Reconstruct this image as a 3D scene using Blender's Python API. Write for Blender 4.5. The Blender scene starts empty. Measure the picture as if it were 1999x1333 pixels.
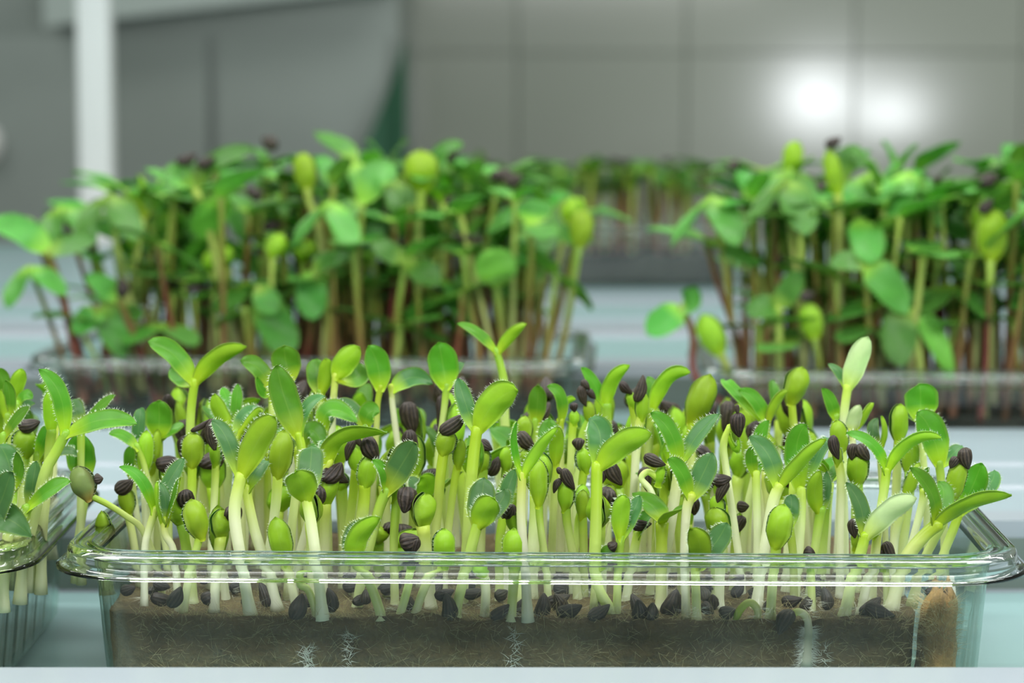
import bpy, bmesh, math, random
from mathutils import Vector, Matrix, noise
# ----------------------------------------------------------------------------
# Seedlings in clear punnets on a grooved growing table.  1 unit = 1 metre; the
# tables of measurements below are millimetres.
# ----------------------------------------------------------------------------
C = bpy.context.scene.collection
MM = .001
PI = math.pi
rnd = random.Random(5)

# ============================ materials =====================================
def mat(name):
    m = bpy.data.materials.new(name); m.use_nodes = True
    nt = m.node_tree; nt.nodes.clear()
    return m, nt, nt.nodes, nt.links
def node(ns, kind, **kw):
    n = ns.new(kind)
    for k, v in kw.items(): setattr(n, k, v)
    return n
def out(ns, ls, sock):
    o = ns.new('ShaderNodeOutputMaterial'); ls.new(sock, o.inputs['Surface']); return o
def lin(r, g, b):
    f = lambda c: c / 12.92 if c <= .04045 else ((c + .055) / 1.055) ** 2.4
    return (f(r / 255), f(g / 255), f(b / 255), 1)
def plain(name, col, rough=.5, spec=.5, metal=0, noise_amt=0, noise_scale=50, bump=0):
    m, nt, ns, ls = mat(name)
    p = ns.new('ShaderNodeBsdfPrincipled')
    p.inputs['Base Color'].default_value = col; p.inputs['Roughness'].default_value = rough
    p.inputs['Specular IOR Level'].default_value = spec; p.inputs['Metallic'].default_value = metal
    if noise_amt or bump:
        tc = ns.new('ShaderNodeTexCoord'); nz = ns.new('ShaderNodeTexNoise')
        nz.inputs['Scale'].default_value = noise_scale; nz.inputs['Detail'].default_value = 5
        ls.new(tc.outputs['Object'], nz.inputs['Vector'])
        if noise_amt:
            hs = ns.new('ShaderNodeHueSaturation'); hs.inputs['Color'].default_value = col
            mr = ns.new('ShaderNodeMapRange'); mr.inputs['To Min'].default_value = 1 - noise_amt; mr.inputs['To Max'].default_value = 1 + noise_amt
            ls.new(nz.outputs['Fac'], mr.inputs['Value']); ls.new(mr.outputs[0], hs.inputs['Value'])
            ls.new(hs.outputs[0], p.inputs['Base Color'])
        if bump:
            b = ns.new('ShaderNodeBump'); b.inputs['Strength'].default_value = bump; b.inputs['Distance'].default_value = .001
            ls.new(nz.outputs['Fac'], b.inputs['Height']); ls.new(b.outputs[0], p.inputs['Normal'])
    out(ns, ls, p.outputs[0]); return m

def ramp(ns, pts):
    r = ns.new('ShaderNodeValToRGB'); e = r.color_ramp.elements
    e[0].position, e[0].color = pts[0]; e[1].position, e[1].color = pts[-1]
    for pos, c in pts[1:-1]:
        q = e.new(pos); q.color = c
    return r
def mixc(ns, ls, fac, a, b):
    m = ns.new('ShaderNodeMix'); m.data_type = 'RGBA'
    for s, v in ((0, fac), (6, a), (7, b)):
        if hasattr(v, 'is_linked'): ls.new(v, m.inputs[s])
        else: m.inputs[s].default_value = v
    return m.outputs[2]
def jitter(ns, ls, col, amt, hue=.01):
    oi = ns.new('ShaderNodeObjectInfo'); hs = ns.new('ShaderNodeHueSaturation')
    mr = ns.new('ShaderNodeMapRange'); mr.inputs['To Min'].default_value = 1 - amt; mr.inputs['To Max'].default_value = 1 + amt
    mh = ns.new('ShaderNodeMapRange'); mh.inputs['To Min'].default_value = .5 - hue; mh.inputs['To Max'].default_value = .5 + hue
    ls.new(oi.outputs['Random'], mr.inputs['Value']); ls.new(oi.outputs['Random'], mh.inputs['Value'])
    ls.new(mr.outputs[0], hs.inputs['Value']); ls.new(mh.outputs[0], hs.inputs['Hue']); ls.new(col, hs.inputs['Color'])
    return hs.outputs[0]
def living(ns, ls, col, rough, transl, spec=.4, bumpsock=None):
    p = ns.new('ShaderNodeBsdfPrincipled'); ls.new(col, p.inputs['Base Color'])
    p.inputs['Roughness'].default_value = rough; p.inputs['Specular IOR Level'].default_value = spec
    t = ns.new('ShaderNodeBsdfTranslucent'); ls.new(col, t.inputs['Color'])
    if bumpsock: ls.new(bumpsock, p.inputs['Normal'])
    mx = ns.new('ShaderNodeMixShader'); mx.inputs[0].default_value = transl
    ls.new(p.outputs[0], mx.inputs[1]); ls.new(t.outputs[0], mx.inputs[2])
    return mx.outputs[0]

def leaf_material(name, lime, under, upper, blue, margin, transl=.4, jit=.16):
    # dat: R along the leaf, G upper side, B distance from midrib, A bluish bloom
    m, nt, ns, ls = mat(name)
    at = node(ns, 'ShaderNodeAttribute', attribute_name='dat')
    sp = ns.new('ShaderNodeSeparateColor'); ls.new(at.outputs['Color'], sp.inputs[0])
    T, G, B, A = sp.outputs[0], sp.outputs[1], sp.outputs[2], at.outputs['Alpha']
    r1 = ramp(ns, [(.04, (0, 0, 0, 1)), (.36, (1, 1, 1, 1))]); ls.new(T, r1.inputs[0])
    up = mixc(ns, ls, A, upper, blue)
    body = mixc(ns, ls, G, under, up)
    body = mixc(ns, ls, r1.outputs[0], lime, body)
    tc = ns.new('ShaderNodeTexCoord'); nz = ns.new('ShaderNodeTexNoise')
    nz.inputs['Scale'].default_value = 260; nz.inputs['Detail'].default_value = 4; ls.new(tc.outputs['Object'], nz.inputs['Vector'])
    mr = ns.new('ShaderNodeMapRange'); mr.inputs['To Min'].default_value = .78; mr.inputs['To Max'].default_value = 1.22
    ls.new(nz.outputs['Fac'], mr.inputs['Value'])
    hs = ns.new('ShaderNodeHueSaturation'); ls.new(mr.outputs[0], hs.inputs['Value']); ls.new(body, hs.inputs['Color'])
    # midrib and pale margin are pigment, not light
    rm = ramp(ns, [(0, (.3, .3, .3, 1)), (.03, (.25, .25, .25, 1)), (.07, (0, 0, 0, 1)), (.8, (0, 0, 0, 1)), (.96, (1, 1, 1, 1))]); ls.new(B, rm.inputs[0])
    mu = node(ns, 'ShaderNodeMath', operation='MULTIPLY'); ls.new(rm.outputs[0], mu.inputs[0]); mu.inputs[1].default_value = .38
    col = mixc(ns, ls, mu.outputs[0], hs.outputs[0], margin)
    col = jitter(ns, ls, col, jit)
    bp = ns.new('ShaderNodeBump'); bp.inputs['Strength'].default_value = .25; bp.inputs['Distance'].default_value = .0006
    ls.new(nz.outputs['Fac'], bp.inputs['Height'])
    out(ns, ls, living(ns, ls, col, .4, transl, .35, bp.outputs[0])); return m
def stem_material(name, pts, transl=.3, jit=.1, rough=.35, hue=.008):
    m, nt, ns, ls = mat(name)
    at = node(ns, 'ShaderNodeAttribute', attribute_name='dat')
    sp = ns.new('ShaderNodeSeparateColor'); ls.new(at.outputs['Color'], sp.inputs[0])
    r = ramp(ns, pts); ls.new(sp.outputs[0], r.inputs[0])
    col = jitter(ns, ls, r.outputs[0], jit, hue)
    out(ns, ls, living(ns, ls, col, rough, transl, .45)); return m

M = {}
M['leaf'] = leaf_material('seed_leaf_green', lin(190, 220, 44), lin(166, 212, 52), lin(98, 166, 36), lin(86, 136, 76), lin(184, 216, 110))
M['leaf_pale'] = leaf_material('seed_leaf_pale', lin(205, 225, 90), lin(214, 232, 176), lin(150, 200, 110), lin(150, 190, 150), lin(220, 236, 190))
M['leaf_wilted'] = leaf_material('seed_leaf_wilted', lin(176, 150, 70), lin(140, 160, 92), lin(120, 150, 80), lin(120, 150, 96), lin(170, 160, 110))
M['stem'] = stem_material('stem_pale', [(0, lin(240, 242, 212)), (.4, lin(222, 234, 152)), (.75, lin(190, 218, 74)), (1, lin(180, 214, 40))])
M['stem_white'] = stem_material('stem_white', [(0, lin(245, 247, 228)), (.55, lin(240, 245, 206)), (.85, lin(216, 234, 116)), (1, lin(196, 226, 56))])
M['stem_green'] = stem_material('stem_green', [(0, lin(234, 240, 200)), (.4, lin(218, 232, 150)), (.75, lin(184, 214, 84)), (1, lin(142, 194, 54))])
M['rear_leaf'] = leaf_material('microgreen_leaf', lin(150, 198, 66), lin(118, 180, 66), lin(72, 146, 48), lin(98, 158, 72), lin(134, 188, 92), .28, .32)
M['rear_stem'] = stem_material('microgreen_stem', [(0, lin(178, 128, 104)), (.3, lin(150, 116, 70)), (.6, lin(134, 142, 56)), (1, lin(150, 184, 76))], .25, .22, .4, .02)
M['rear_stem_red'] = stem_material('microgreen_stem_red', [(0, lin(180, 116, 104)), (.45, lin(136, 72, 56)), (.8, lin(128, 110, 52)), (1, lin(140, 172, 70))], .25, .2, .4, .02)
M['rear_stem_pale'] = stem_material('microgreen_stem_pale', [(0, lin(214, 214, 160)), (.5, lin(190, 206, 112)), (1, lin(186, 214, 90))], .3, .15)
M['fuzz'] = plain('leaf_fuzz', lin(214, 230, 204), .5, .3)

def hull_material():
    m, nt, ns, ls = mat('seed_hull_black')
    at = node(ns, 'ShaderNodeAttribute', attribute_name='dat')
    sp = ns.new('ShaderNodeSeparateColor'); ls.new(at.outputs['Color'], sp.inputs[0])
    tc = ns.new('ShaderNodeTexCoord'); nz = ns.new('ShaderNodeTexNoise'); nz.inputs['Scale'].default_value = 900; nz.inputs['Detail'].default_value = 6
    ls.new(tc.outputs['Object'], nz.inputs['Vector'])
    c0 = mixc(ns, ls, nz.outputs['Fac'], lin(34, 27, 22), lin(90, 77, 66))
    r = ramp(ns, [(0, (0, 0, 0, 1)), (1, (1, 1, 1, 1))]); ls.new(sp.outputs[1], r.inputs[0])
    col = mixc(ns, ls, r.outputs[0], lin(24, 19, 16), c0)
    col = jitter(ns, ls, col, .22, .02)
    p = ns.new('ShaderNodeBsdfPrincipled'); ls.new(col, p.inputs['Base Color']); p.inputs['Roughness'].default_value = .5
    p.inputs['Specular IOR Level'].default_value = .4
    bp = ns.new('ShaderNodeBump'); bp.inputs['Strength'].default_value = .5; bp.inputs['Distance'].default_value = .0004
    ls.new(nz.outputs['Fac'], bp.inputs['Height']); ls.new(bp.outputs[0], p.inputs['Normal'])
    out(ns, ls, p.outputs[0]); return m
M['hull'] = hull_material()

def clear_material(name, tint, haze):
    # thin blown plastic sheet: what passes straight through, Fresnel gloss and a little haze of dust and dew
    m, nt, ns, ls = mat(name)
    tr = ns.new('ShaderNodeBsdfTransparent')
    gl = ns.new('ShaderNodeBsdfGlossy'); gl.inputs['Roughness'].default_value = .06
    gl.inputs[0].default_value = (.95, 1, .98, 1)
    lw = ns.new('ShaderNodeLayerWeight'); lw.inputs[0].default_value = .5
    pw = node(ns, 'ShaderNodeMath', operation='POWER'); ls.new(lw.outputs['Facing'], pw.inputs[0]); pw.inputs[1].default_value = 4.5
    rt = ramp(ns, [(0, tint), (.55, tint), (.97, (.62, .74, .69, 1))]); ls.new(lw.outputs['Facing'], rt.inputs[0]); ls.new(rt.outputs[0], tr.inputs[0])   # a longer way through the sheet at a slant
    fr = node(ns, 'ShaderNodeMath', operation='MULTIPLY_ADD'); ls.new(pw.outputs[0], fr.inputs[0]); fr.inputs[1].default_value = .8; fr.inputs[2].default_value = .04
    df = ns.new('ShaderNodeBsdfDiffuse'); df.inputs[0].default_value = lin(206, 216, 200)
    m1 = ns.new('ShaderNodeMixShader'); ls.new(fr.outputs[0], m1.inputs[0]); ls.new(tr.outputs[0], m1.inputs[1]); ls.new(gl.outputs[0], m1.inputs[2])
    tc = ns.new('ShaderNodeTexCoord'); nz = ns.new('ShaderNodeTexNoise'); nz.inputs['Scale'].default_value = 55; nz.inputs['Detail'].default_value = 5
    ls.new(tc.outputs['Object'], nz.inputs['Vector'])
    mr = ns.new('ShaderNodeMapRange'); mr.inputs['From Min'].default_value = .3; mr.inputs['From Max'].default_value = .75
    mr.inputs['To Min'].default_value = haze * .2; mr.inputs['To Max'].default_value = haze * 1.8
    ls.new(nz.outputs['Fac'], mr.inputs['Value'])
    m2 = ns.new('ShaderNodeMixShader'); ls.new(mr.outputs[0], m2.inputs[0]); ls.new(m1.outputs[0], m2.inputs[1]); ls.new(df.outputs[0], m2.inputs[2])
    out(ns, ls, m2.outputs[0]); return m
M['clear'] = clear_material('clear_plastic_wall', (.955, .98, .968, 1), .019)
m_, nt_, ns_, ls_ = mat('clear_plastic_rim')
p_ = ns_.new('ShaderNodeBsdfPrincipled'); p_.inputs['Base Color'].default_value = (.93, .98, .96, 1); p_.inputs['Roughness'].default_value = .03
p_.inputs['IOR'].default_value = 1.42; p_.inputs['Transmission Weight'].default_value = 1
out(ns_, ls_, p_.outputs[0]); M['rim'] = m_

def felt_material(name, a, b, c):
    m, nt, ns, ls = mat(name)
    tc = ns.new('ShaderNodeTexCoord')
    n1 = ns.new('ShaderNodeTexNoise'); n1.inputs['Scale'].default_value = 70; n1.inputs['Detail'].default_value = 8; n1.inputs['Roughness'].default_value = .7
    n2 = ns.new('ShaderNodeTexNoise'); n2.inputs['Scale'].default_value = 900; n2.inputs['Detail'].default_value = 4
    for n in (n1, n2): ls.new(tc.outputs['Object'], n.inputs['Vector'])
    r = ramp(ns, [(.3, a), (.52, b), (.75, c)]); ls.new(n1.outputs['Fac'], r.inputs[0])
    mr = ns.new('ShaderNodeMapRange'); mr.inputs['To Min'].default_value = .55; mr.inputs['To Max'].default_value = 1.45; ls.new(n2.outputs['Fac'], mr.inputs['Value'])
    hs = ns.new('ShaderNodeHueSaturation'); ls.new(mr.outputs[0], hs.inputs['Value']); ls.new(r.outputs[0], hs.inputs['Color'])
    p = ns.new('ShaderNodeBsdfPrincipled'); ls.new(hs.outputs[0], p.inputs['Base Color']); p.inputs['Roughness'].default_value = .8
    bp = ns.new('ShaderNodeBump'); bp.inputs['Strength'].default_value = .8; bp.inputs['Distance'].default_value = .001
    ls.new(n2.outputs['Fac'], bp.inputs['Height']); ls.new(bp.outputs[0], p.inputs['Normal'])
    out(ns, ls, p.outputs[0]); return m
M['felt'] = felt_material('brown_felt', lin(64, 51, 29), lin(96, 81, 49), lin(126, 110, 74))
M['felt_tan'] = felt_material('tan_felt', lin(120, 88, 44), lin(160, 128, 72), lin(184, 156, 98))
M['peat'] = felt_material('black_peat', lin(20, 22, 20), lin(38, 40, 36), lin(60, 62, 56))
M['fibre'] = plain('pale_fibre', lin(196, 186, 140), .5, .3)
M['root'] = plain('white_root_hair', lin(240, 244, 236), .5, .4)
M['table'] = plain('table_enamel', lin(146, 163, 170), .35, .5, 0, .03, 8)
M['table_rail'] = plain('table_white_rail', lin(146, 156, 164), .3, .5)
M['table_teal'] = plain('table_teal_channel', lin(132, 164, 164), .35, .5, 0, .03, 8)
M['table_grey'] = plain('table_grey_riser', lin(108, 120, 114), .5, .4)

# ============================ mesh helpers ==================================
def raw(name, verts, faces, m, dat=None, smooth=True, mats=None, midx=None):
    me = bpy.data.meshes.new(name)
    me.from_pydata([tuple(v) for v in verts], [], faces)
    if dat is not None:
        a = me.color_attributes.new('dat', 'FLOAT_COLOR', 'POINT')
        a.data.foreach_set('color', [c for d in dat for c in d])
    for q in (mats or [m]): me.materials.append(q)
    if midx: me.polygons.foreach_set('material_index', midx)
    me.polygons.foreach_set('use_smooth', [smooth] * len(me.polygons))
    me.update()
    return me
def outward(me):
    b = bmesh.new(); b.from_mesh(me); bmesh.ops.recalc_face_normals(b, faces=b.faces); b.to_mesh(me); b.free(); return me
def put(name, me, parent=None):
    o = bpy.data.objects.new(name, me); C.objects.link(o)
    if parent is not None: o.parent = parent
    return o
def tag(o, label=None, cat=None, group=None, kind=None):
    for k, v in (('label', label), ('category', cat), ('group', group), ('kind', kind)):
        if v: o[k] = v
    return o
def empty(name, loc, rz=0):
    o = bpy.data.objects.new(name, None); C.objects.link(o)
    o.empty_display_size = .005; o.location = loc; o.rotation_euler = (0, 0, rz); return o
def copy_thing(root, loc, rz, sc, name=None):
    r = root.copy(); C.objects.link(r)
    if name: r.name = name
    r.location = loc; r.rotation_euler = (0, 0, rz); r.scale = sc
    for ch in root.children:
        c = ch.copy(); C.objects.link(c); c.parent = r
        for g in ch.children:
            d = g.copy(); C.objects.link(d); d.parent = c
    return r
def catmull(pts, n):
    P = [Vector(p) for p in pts]
    if len(P) == 2: P = [P[0], (P[0] + P[1]) / 2, P[1]]
    E = [2 * P[0] - P[1]] + P + [2 * P[-1] - P[-2]]
    res = []
    seg = len(P) - 1
    for i in range(n + 1):
        u = i / n * seg; k = min(int(u), seg - 1); t = u - k
        a, b, c, d = E[k], E[k + 1], E[k + 2], E[k + 3]
        res.append(.5 * ((2 * b) + (c - a) * t + (2 * a - 5 * b + 4 * c - d) * t * t + (3 * b - a - 3 * c + d) * t ** 3))
    return res
def tube(pts, radii, seg=10, cap=True, wob=0):
    V, F, D = [], [], []
    n = len(pts)
    up = Vector((0, -1, 0))
    for i, p in enumerate(pts):
        t = (pts[min(i + 1, n - 1)] - pts[max(i - 1, 0)]).normalized()
        x = t.cross(up)
        if x.length < .05: x = t.cross(Vector((1, 0, 0)))
        x.normalize(); y = x.cross(t)
        for j in range(seg):
            a = 2 * PI * j / seg
            rr = radii[i] * (1 + wob * math.sin(3 * a + i * .7))
            V.append(p + (x * math.cos(a) + y * math.sin(a)) * rr); D.append((i / (n - 1), 0, 0, 0))
    for i in range(n - 1):
        for j in range(seg):
            k = (j + 1) % seg
            F.append((i * seg + j, i * seg + k, (i + 1) * seg + k, (i + 1) * seg + j))
    if cap:
        F.append(tuple(range(seg - 1, -1, -1))); F.append(tuple((n - 1) * seg + j for j in range(seg)))
    return V, F, D

def stem_mesh(pts, r0, r1, m, flare=1.25, n=None):
    n = n or max(10, 4 * len(pts))
    path = catmull([Vector(p) * MM for p in pts], n)
    rad = []
    for i in range(n + 1):
        t = i / n
        r = (r0 + (r1 - r0) * t) * MM * (1 + .035 * math.sin(9 * t + r0 * 7))
        r *= 1 + .35 * max(0, 1 - t * 9)                       # foot swells where the roots leave
        if t > .86: r *= 1 + (flare - 1) * math.sin((t - .86) / .14 * PI * .5)
        rad.append(r)
    tip = path[-1] + (path[-1] - path[-2]).normalized() * rad[-1] * .6
    path.append(tip); rad.append(rad[-1] * .35)
    V, F, D = tube(path, rad)
    return raw('stem', V, F, m, D)

def leaf_shape(t, point, bud=False, foot=.2):
    if bud: s = .22 * (1 - t) + max(0., math.sin(PI * min(1, t) ** 1.28)) ** (.72 if t < .58 else .55)
    else: s = .16 * (1 - t) + max(0., math.sin(PI * min(1, t) ** .98)) ** (.74 if t < .5 else .5 + point * .3)
    if t > .995: return .05
    return max(min(s, 1.0), foot * (1 - t) ** 1.2)
def leaf_mesh(p0, pm, p1, w, nrm, m, blue=0, cup=.22, bulge=0, th=.75, point=.15, nu=14, nv=9, droop=0):
    """A fleshy seed leaf: two skins joined at the margin, from p0 over pm to p1 (mm), upper side towards nrm."""
    p0, pm, p1 = (Vector(p) for p in (p0, pm, p1))
    c = 2 * pm - .5 * (p0 + p1)
    Vs, D, F = [], [], []
    cnt = nu * nv
    for layer in (0, 1):
        for i in range(nu):
            t = i / (nu - 1)
            q = (1 - t) ** 2 * p0 + 2 * t * (1 - t) * c + t * t * p1
            T = (2 * (1 - t) * (c - p0) + 2 * t * (p1 - c)).normalized()
            N = nrm - T * nrm.dot(T)
            if N.length < .05: N = Vector((0, -1, 0)) - T * Vector((0, -1, 0)).dot(T)
            N.normalize(); W = T.cross(N)
            hw = w * .5 * leaf_shape(t, point, bulge > 0, 1.75 / w)
            for j in range(nv):
                v = -1 + 2 * j / (nv - 1)
                thick = (th + 1.0 * max(0, 1 - t * 4.5)) * (1 - .8 * v * v) * (.62 + .45 * math.sin(PI * min(1, .15 + t * .8)))
                h = cup * hw * v * v - cup * hw * .35 + (thick * .5 if layer == 0 else -thick * .5)
                h += .03 * w * math.sin(t * 9 + 2.3 * v + w)
                if layer == 0: h -= .1 * th * max(0, 1 - abs(v) * 5)
                if bulge: h += -bulge * math.sqrt(max(0, 1 - v * v)) * max(0, math.sin(PI * min(1, t) ** 1.2)) ** .8
                Vs.append((q + W * (v * hw) + N * h) * MM)
                D.append((t, 1.0 - layer, abs(v), blue))
    for layer in (0, 1):
        o = layer * cnt
        for i in range(nu - 1):
            for j in range(nv - 1):
                a, b, cc, d = o + i * nv + j, o + i * nv + j + 1, o + (i + 1) * nv + j + 1, o + (i + 1) * nv + j
                F.append((a, d, cc, b) if layer == 0 else (a, b, cc, d))
    edge = [i * nv for i in range(nu)] + [(nu - 1) * nv + j for j in range(1, nv)] + [i * nv + nv - 1 for i in range(nu - 2, -1, -1)] + [j for j in range(nv - 2, 0, -1)]
    for k in range(len(edge)):
        a, b = edge[k], edge[(k + 1) % len(edge)]
        F.append((a, b, b + cnt, a + cnt))
    return raw('seed_leaf', Vs, F, m, D), Vs, (nu, nv)
def fuzz_mesh(Vs, dims, nrm, length=.85, per=3, seed=0):
    """Fine hairs along the margin of a leaf and a few on its face."""
    R = random.Random(seed); nu, nv = dims
    V, F = [], []
    ctr = [Vs[i * nv + nv // 2] for i in range(nu)]
    def hair(p, d, L):
        d = d.normalized(); s = d.cross(Vector((0, -1, .2)))
        if s.length < .01: s = Vector((1, 0, 0))
        s = s.normalized() * .000042
        u = d.cross(s).normalized() * .000042
        b = len(V)
        V.extend([p + s, p - s * .5 + u, p - s * .5 - u, p + d * L])
        F.extend([(b, b + 1, b + 3), (b + 1, b + 2, b + 3), (b + 2, b, b + 3)])
    for i in range(2, nu - 1):
        for e in (0, nv - 1):
            a, b = Vs[i * nv + e], Vs[(i + 1) * nv + e]
            for _ in range(per):
                u = R.random(); p = a.lerp(b, u); o = p - ctr[i].lerp(ctr[i + 1], u)
                hair(p, o.normalized() + Vector((R.uniform(-.5, .5), R.uniform(-.5, .5), R.uniform(-.3, .5))), length * MM * R.uniform(.5, 1.1))
    return raw('leaf_hair', V, F, M['fuzz'], None, False)

def hull_mesh(p0, p1, w, seed=0, fine=True):
    """Ridged dark seed coat from its blunt mouth p0 to its tip p1 (mm)."""
    R = random.Random(seed)
    a, b = Vector(p0) * MM, Vector(p1) * MM
    T = (b - a); L = T.length; T.normalize()
    X = T.cross(Vector((0, -1, 0)))
    if X.length < .05: X = Vector((1, 0, 0))
    X.normalize(); Y = X.cross(T)
    nr, ns = (16, 36) if fine else (9, 16)
    ridges = 11 if fine else 8; ph = R.uniform(0, 6)
    V, F, D = [], [], []
    for i in range(nr + 1):
        t = i / nr
        prof = max(0, math.sin(PI * (.1 + .88 * t) ** .9)) ** .72
        prof *= 1 - .22 * t
        if t < .1: prof *= .62 + 3.8 * t
        for j in range(ns):
            an = 2 * PI * j / ns
            rg = math.cos(ridges * an + ph + .5 * math.sin(5 * t + ph))
            rr = w * .5 * MM * prof * (1 + .12 * rg + .04 * math.cos(2.3 * ridges * an + 8 * t + ph) + .06 * math.sin(2 * an + ph) + .04 * math.sin(7 * t + an * 3 + ph))
            bend = math.sin(PI * t) * L * .06
            V.append(a + T * (L * t) + X * (math.cos(an) * rr + bend) + Y * (math.sin(an) * rr * .72))
            D.append((t, .5 + .5 * rg, 0, 0))
    for i in range(nr):
        for j in range(ns):
            k = (j + 1) % ns
            F.append((i * ns + j, i * ns + k, (i + 1) * ns + k, (i + 1) * ns + j))
    # sunken mouth and closed tip
    c0 = len(V); V.append(a + T * L * .16); D.append((0, 0, 0, 0))
    c1 = len(V); V.append(b); D.append((1, 1, 0, 0))
    for j in range(ns):
        k = (j + 1) % ns
        F.append((k, j, c0)); F.append((nr * ns + j, nr * ns + k, c1))
    return raw('seed_hull', V, F, M['hull'], D)

# ============================ sprouts =======================================
def facing(p0, p1, phi, side):
    T = (Vector(p1) - Vector(p0)).normalized()
    cam = Vector((0, -1, .2)).normalized()
    s = -1 if side == 'l' else 1
    up = Vector((0, 0, 1)) - T * T.z
    if up.length < .1: up = Vector((-T.x, 0, .3))
    up.normalize()
    c = cam - T * cam.dot(T)
    if c.length < .05: c = Vector((0, 0, 1))
    c.normalize()
    f = math.radians(phi)
    return (c * (math.cos(f) * s) + up * math.sin(f)).normalized()
def bud_parts(root, ap, tip, w, tone, seed, hair=True):
    """Two seed leaves still pressed together: one domed towards the front, one towards the back."""
    R = random.Random(seed)
    ap, tip = Vector(ap), Vector(tip)
    T = (tip - ap).normalized(); ap = ap - T * 1.6
    side = T.cross(Vector((0, -1, 0))); side = side.normalized() if side.length > .05 else Vector((1, 0, 0))
    m = {'p': M['leaf_pale'], 'w': M['leaf_wilted']}.get(tone, M['leaf'])
    turn = R.uniform(-.5, .5)
    out_f = (Vector((0, -1, 0)) + side * turn).normalized()
    out_f = (out_f - T * out_f.dot(T)).normalized()
    for k, sg in enumerate((1, -1)):
        n = -out_f * sg                                         # upper (inner) faces touch
        off = out_f * sg * .25
        t2 = tip + off + (side * R.uniform(-.06, .06) + T * (-.04 if k else 0)) * w
        pm = (ap + t2) / 2 + off
        me, Vs, dm = leaf_mesh(ap, pm, t2, w * (1.0 if k == 0 else 1.06), n, m, 1, .05, bulge=w * (.30 if k == 0 else .26), th=.8, point=.0)
        lf = put('seed_leaf', me, root)
        if hair and k == 0:
            tag(put('leaf_hair', fuzz_mesh(Vs, dm, n, .6, 2, seed), lf), kind='stuff')

GROUPS = {'front': 'seedlings in the clear front tray', 'left': 'seedlings in the left tray'}
def build_sprout(label, base, rel, hw, leaves, hulls, bud, tray, seed):
    root = empty('seedling', Vector(base) * MM)
    tag(root, label, 'sprout', GROUPS[tray])
    R = random.Random(seed)
    low = rel[-1][2] < 26
    green = low or base[1] > 45 or tray == 'left'
    m = M['stem_green'] if (green and R.random() < .5) else (M['stem_white'] if 'white' in label or R.random() < .5 else M['stem'])
    if 'hook' in label.split()[0:5] or 'curled' in label or tray == 'left': m = M['stem_green']
    put('stem', stem_mesh(rel, hw[0] * .94, hw[1] * .94, m, 1.02 if (leaves or bud) else .5), root)
    ap = Vector(rel[-1])
    near = base[1] < 52
    for i, (pm, p1, w, phi, side) in enumerate(leaves):
        n = facing(ap, p1, phi, side)
        pale = ('whitish' in label or 'pale leaf reaching right' in label and i == 1) and (i == 0 or 'reaching' in label)
        start = ap - (ap - Vector(rel[-2])).normalized() * 1.5
        me, Vs, dm = leaf_mesh(start, pm, p1, w, n, M['leaf_pale'] if pale else M['leaf'], 1 if side == 'b' else 0.12, .2 + .15 * R.random(), point=.12 + .3 * R.random())
        lf = put('seed_leaf', me, root)
        if near: tag(put('leaf_hair', fuzz_mesh(Vs, dm, n, .8, 4, seed * 7 + i), lf), kind='stuff')
    if bud: bud_parts(root, ap, bud[0], bud[1], bud[2] if len(bud) > 2 else '', seed, near)
    for i, (a, b, w) in enumerate(hulls):
        put('seed_hull', hull_mesh(a, b, w, seed + i), root)
    return root

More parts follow.
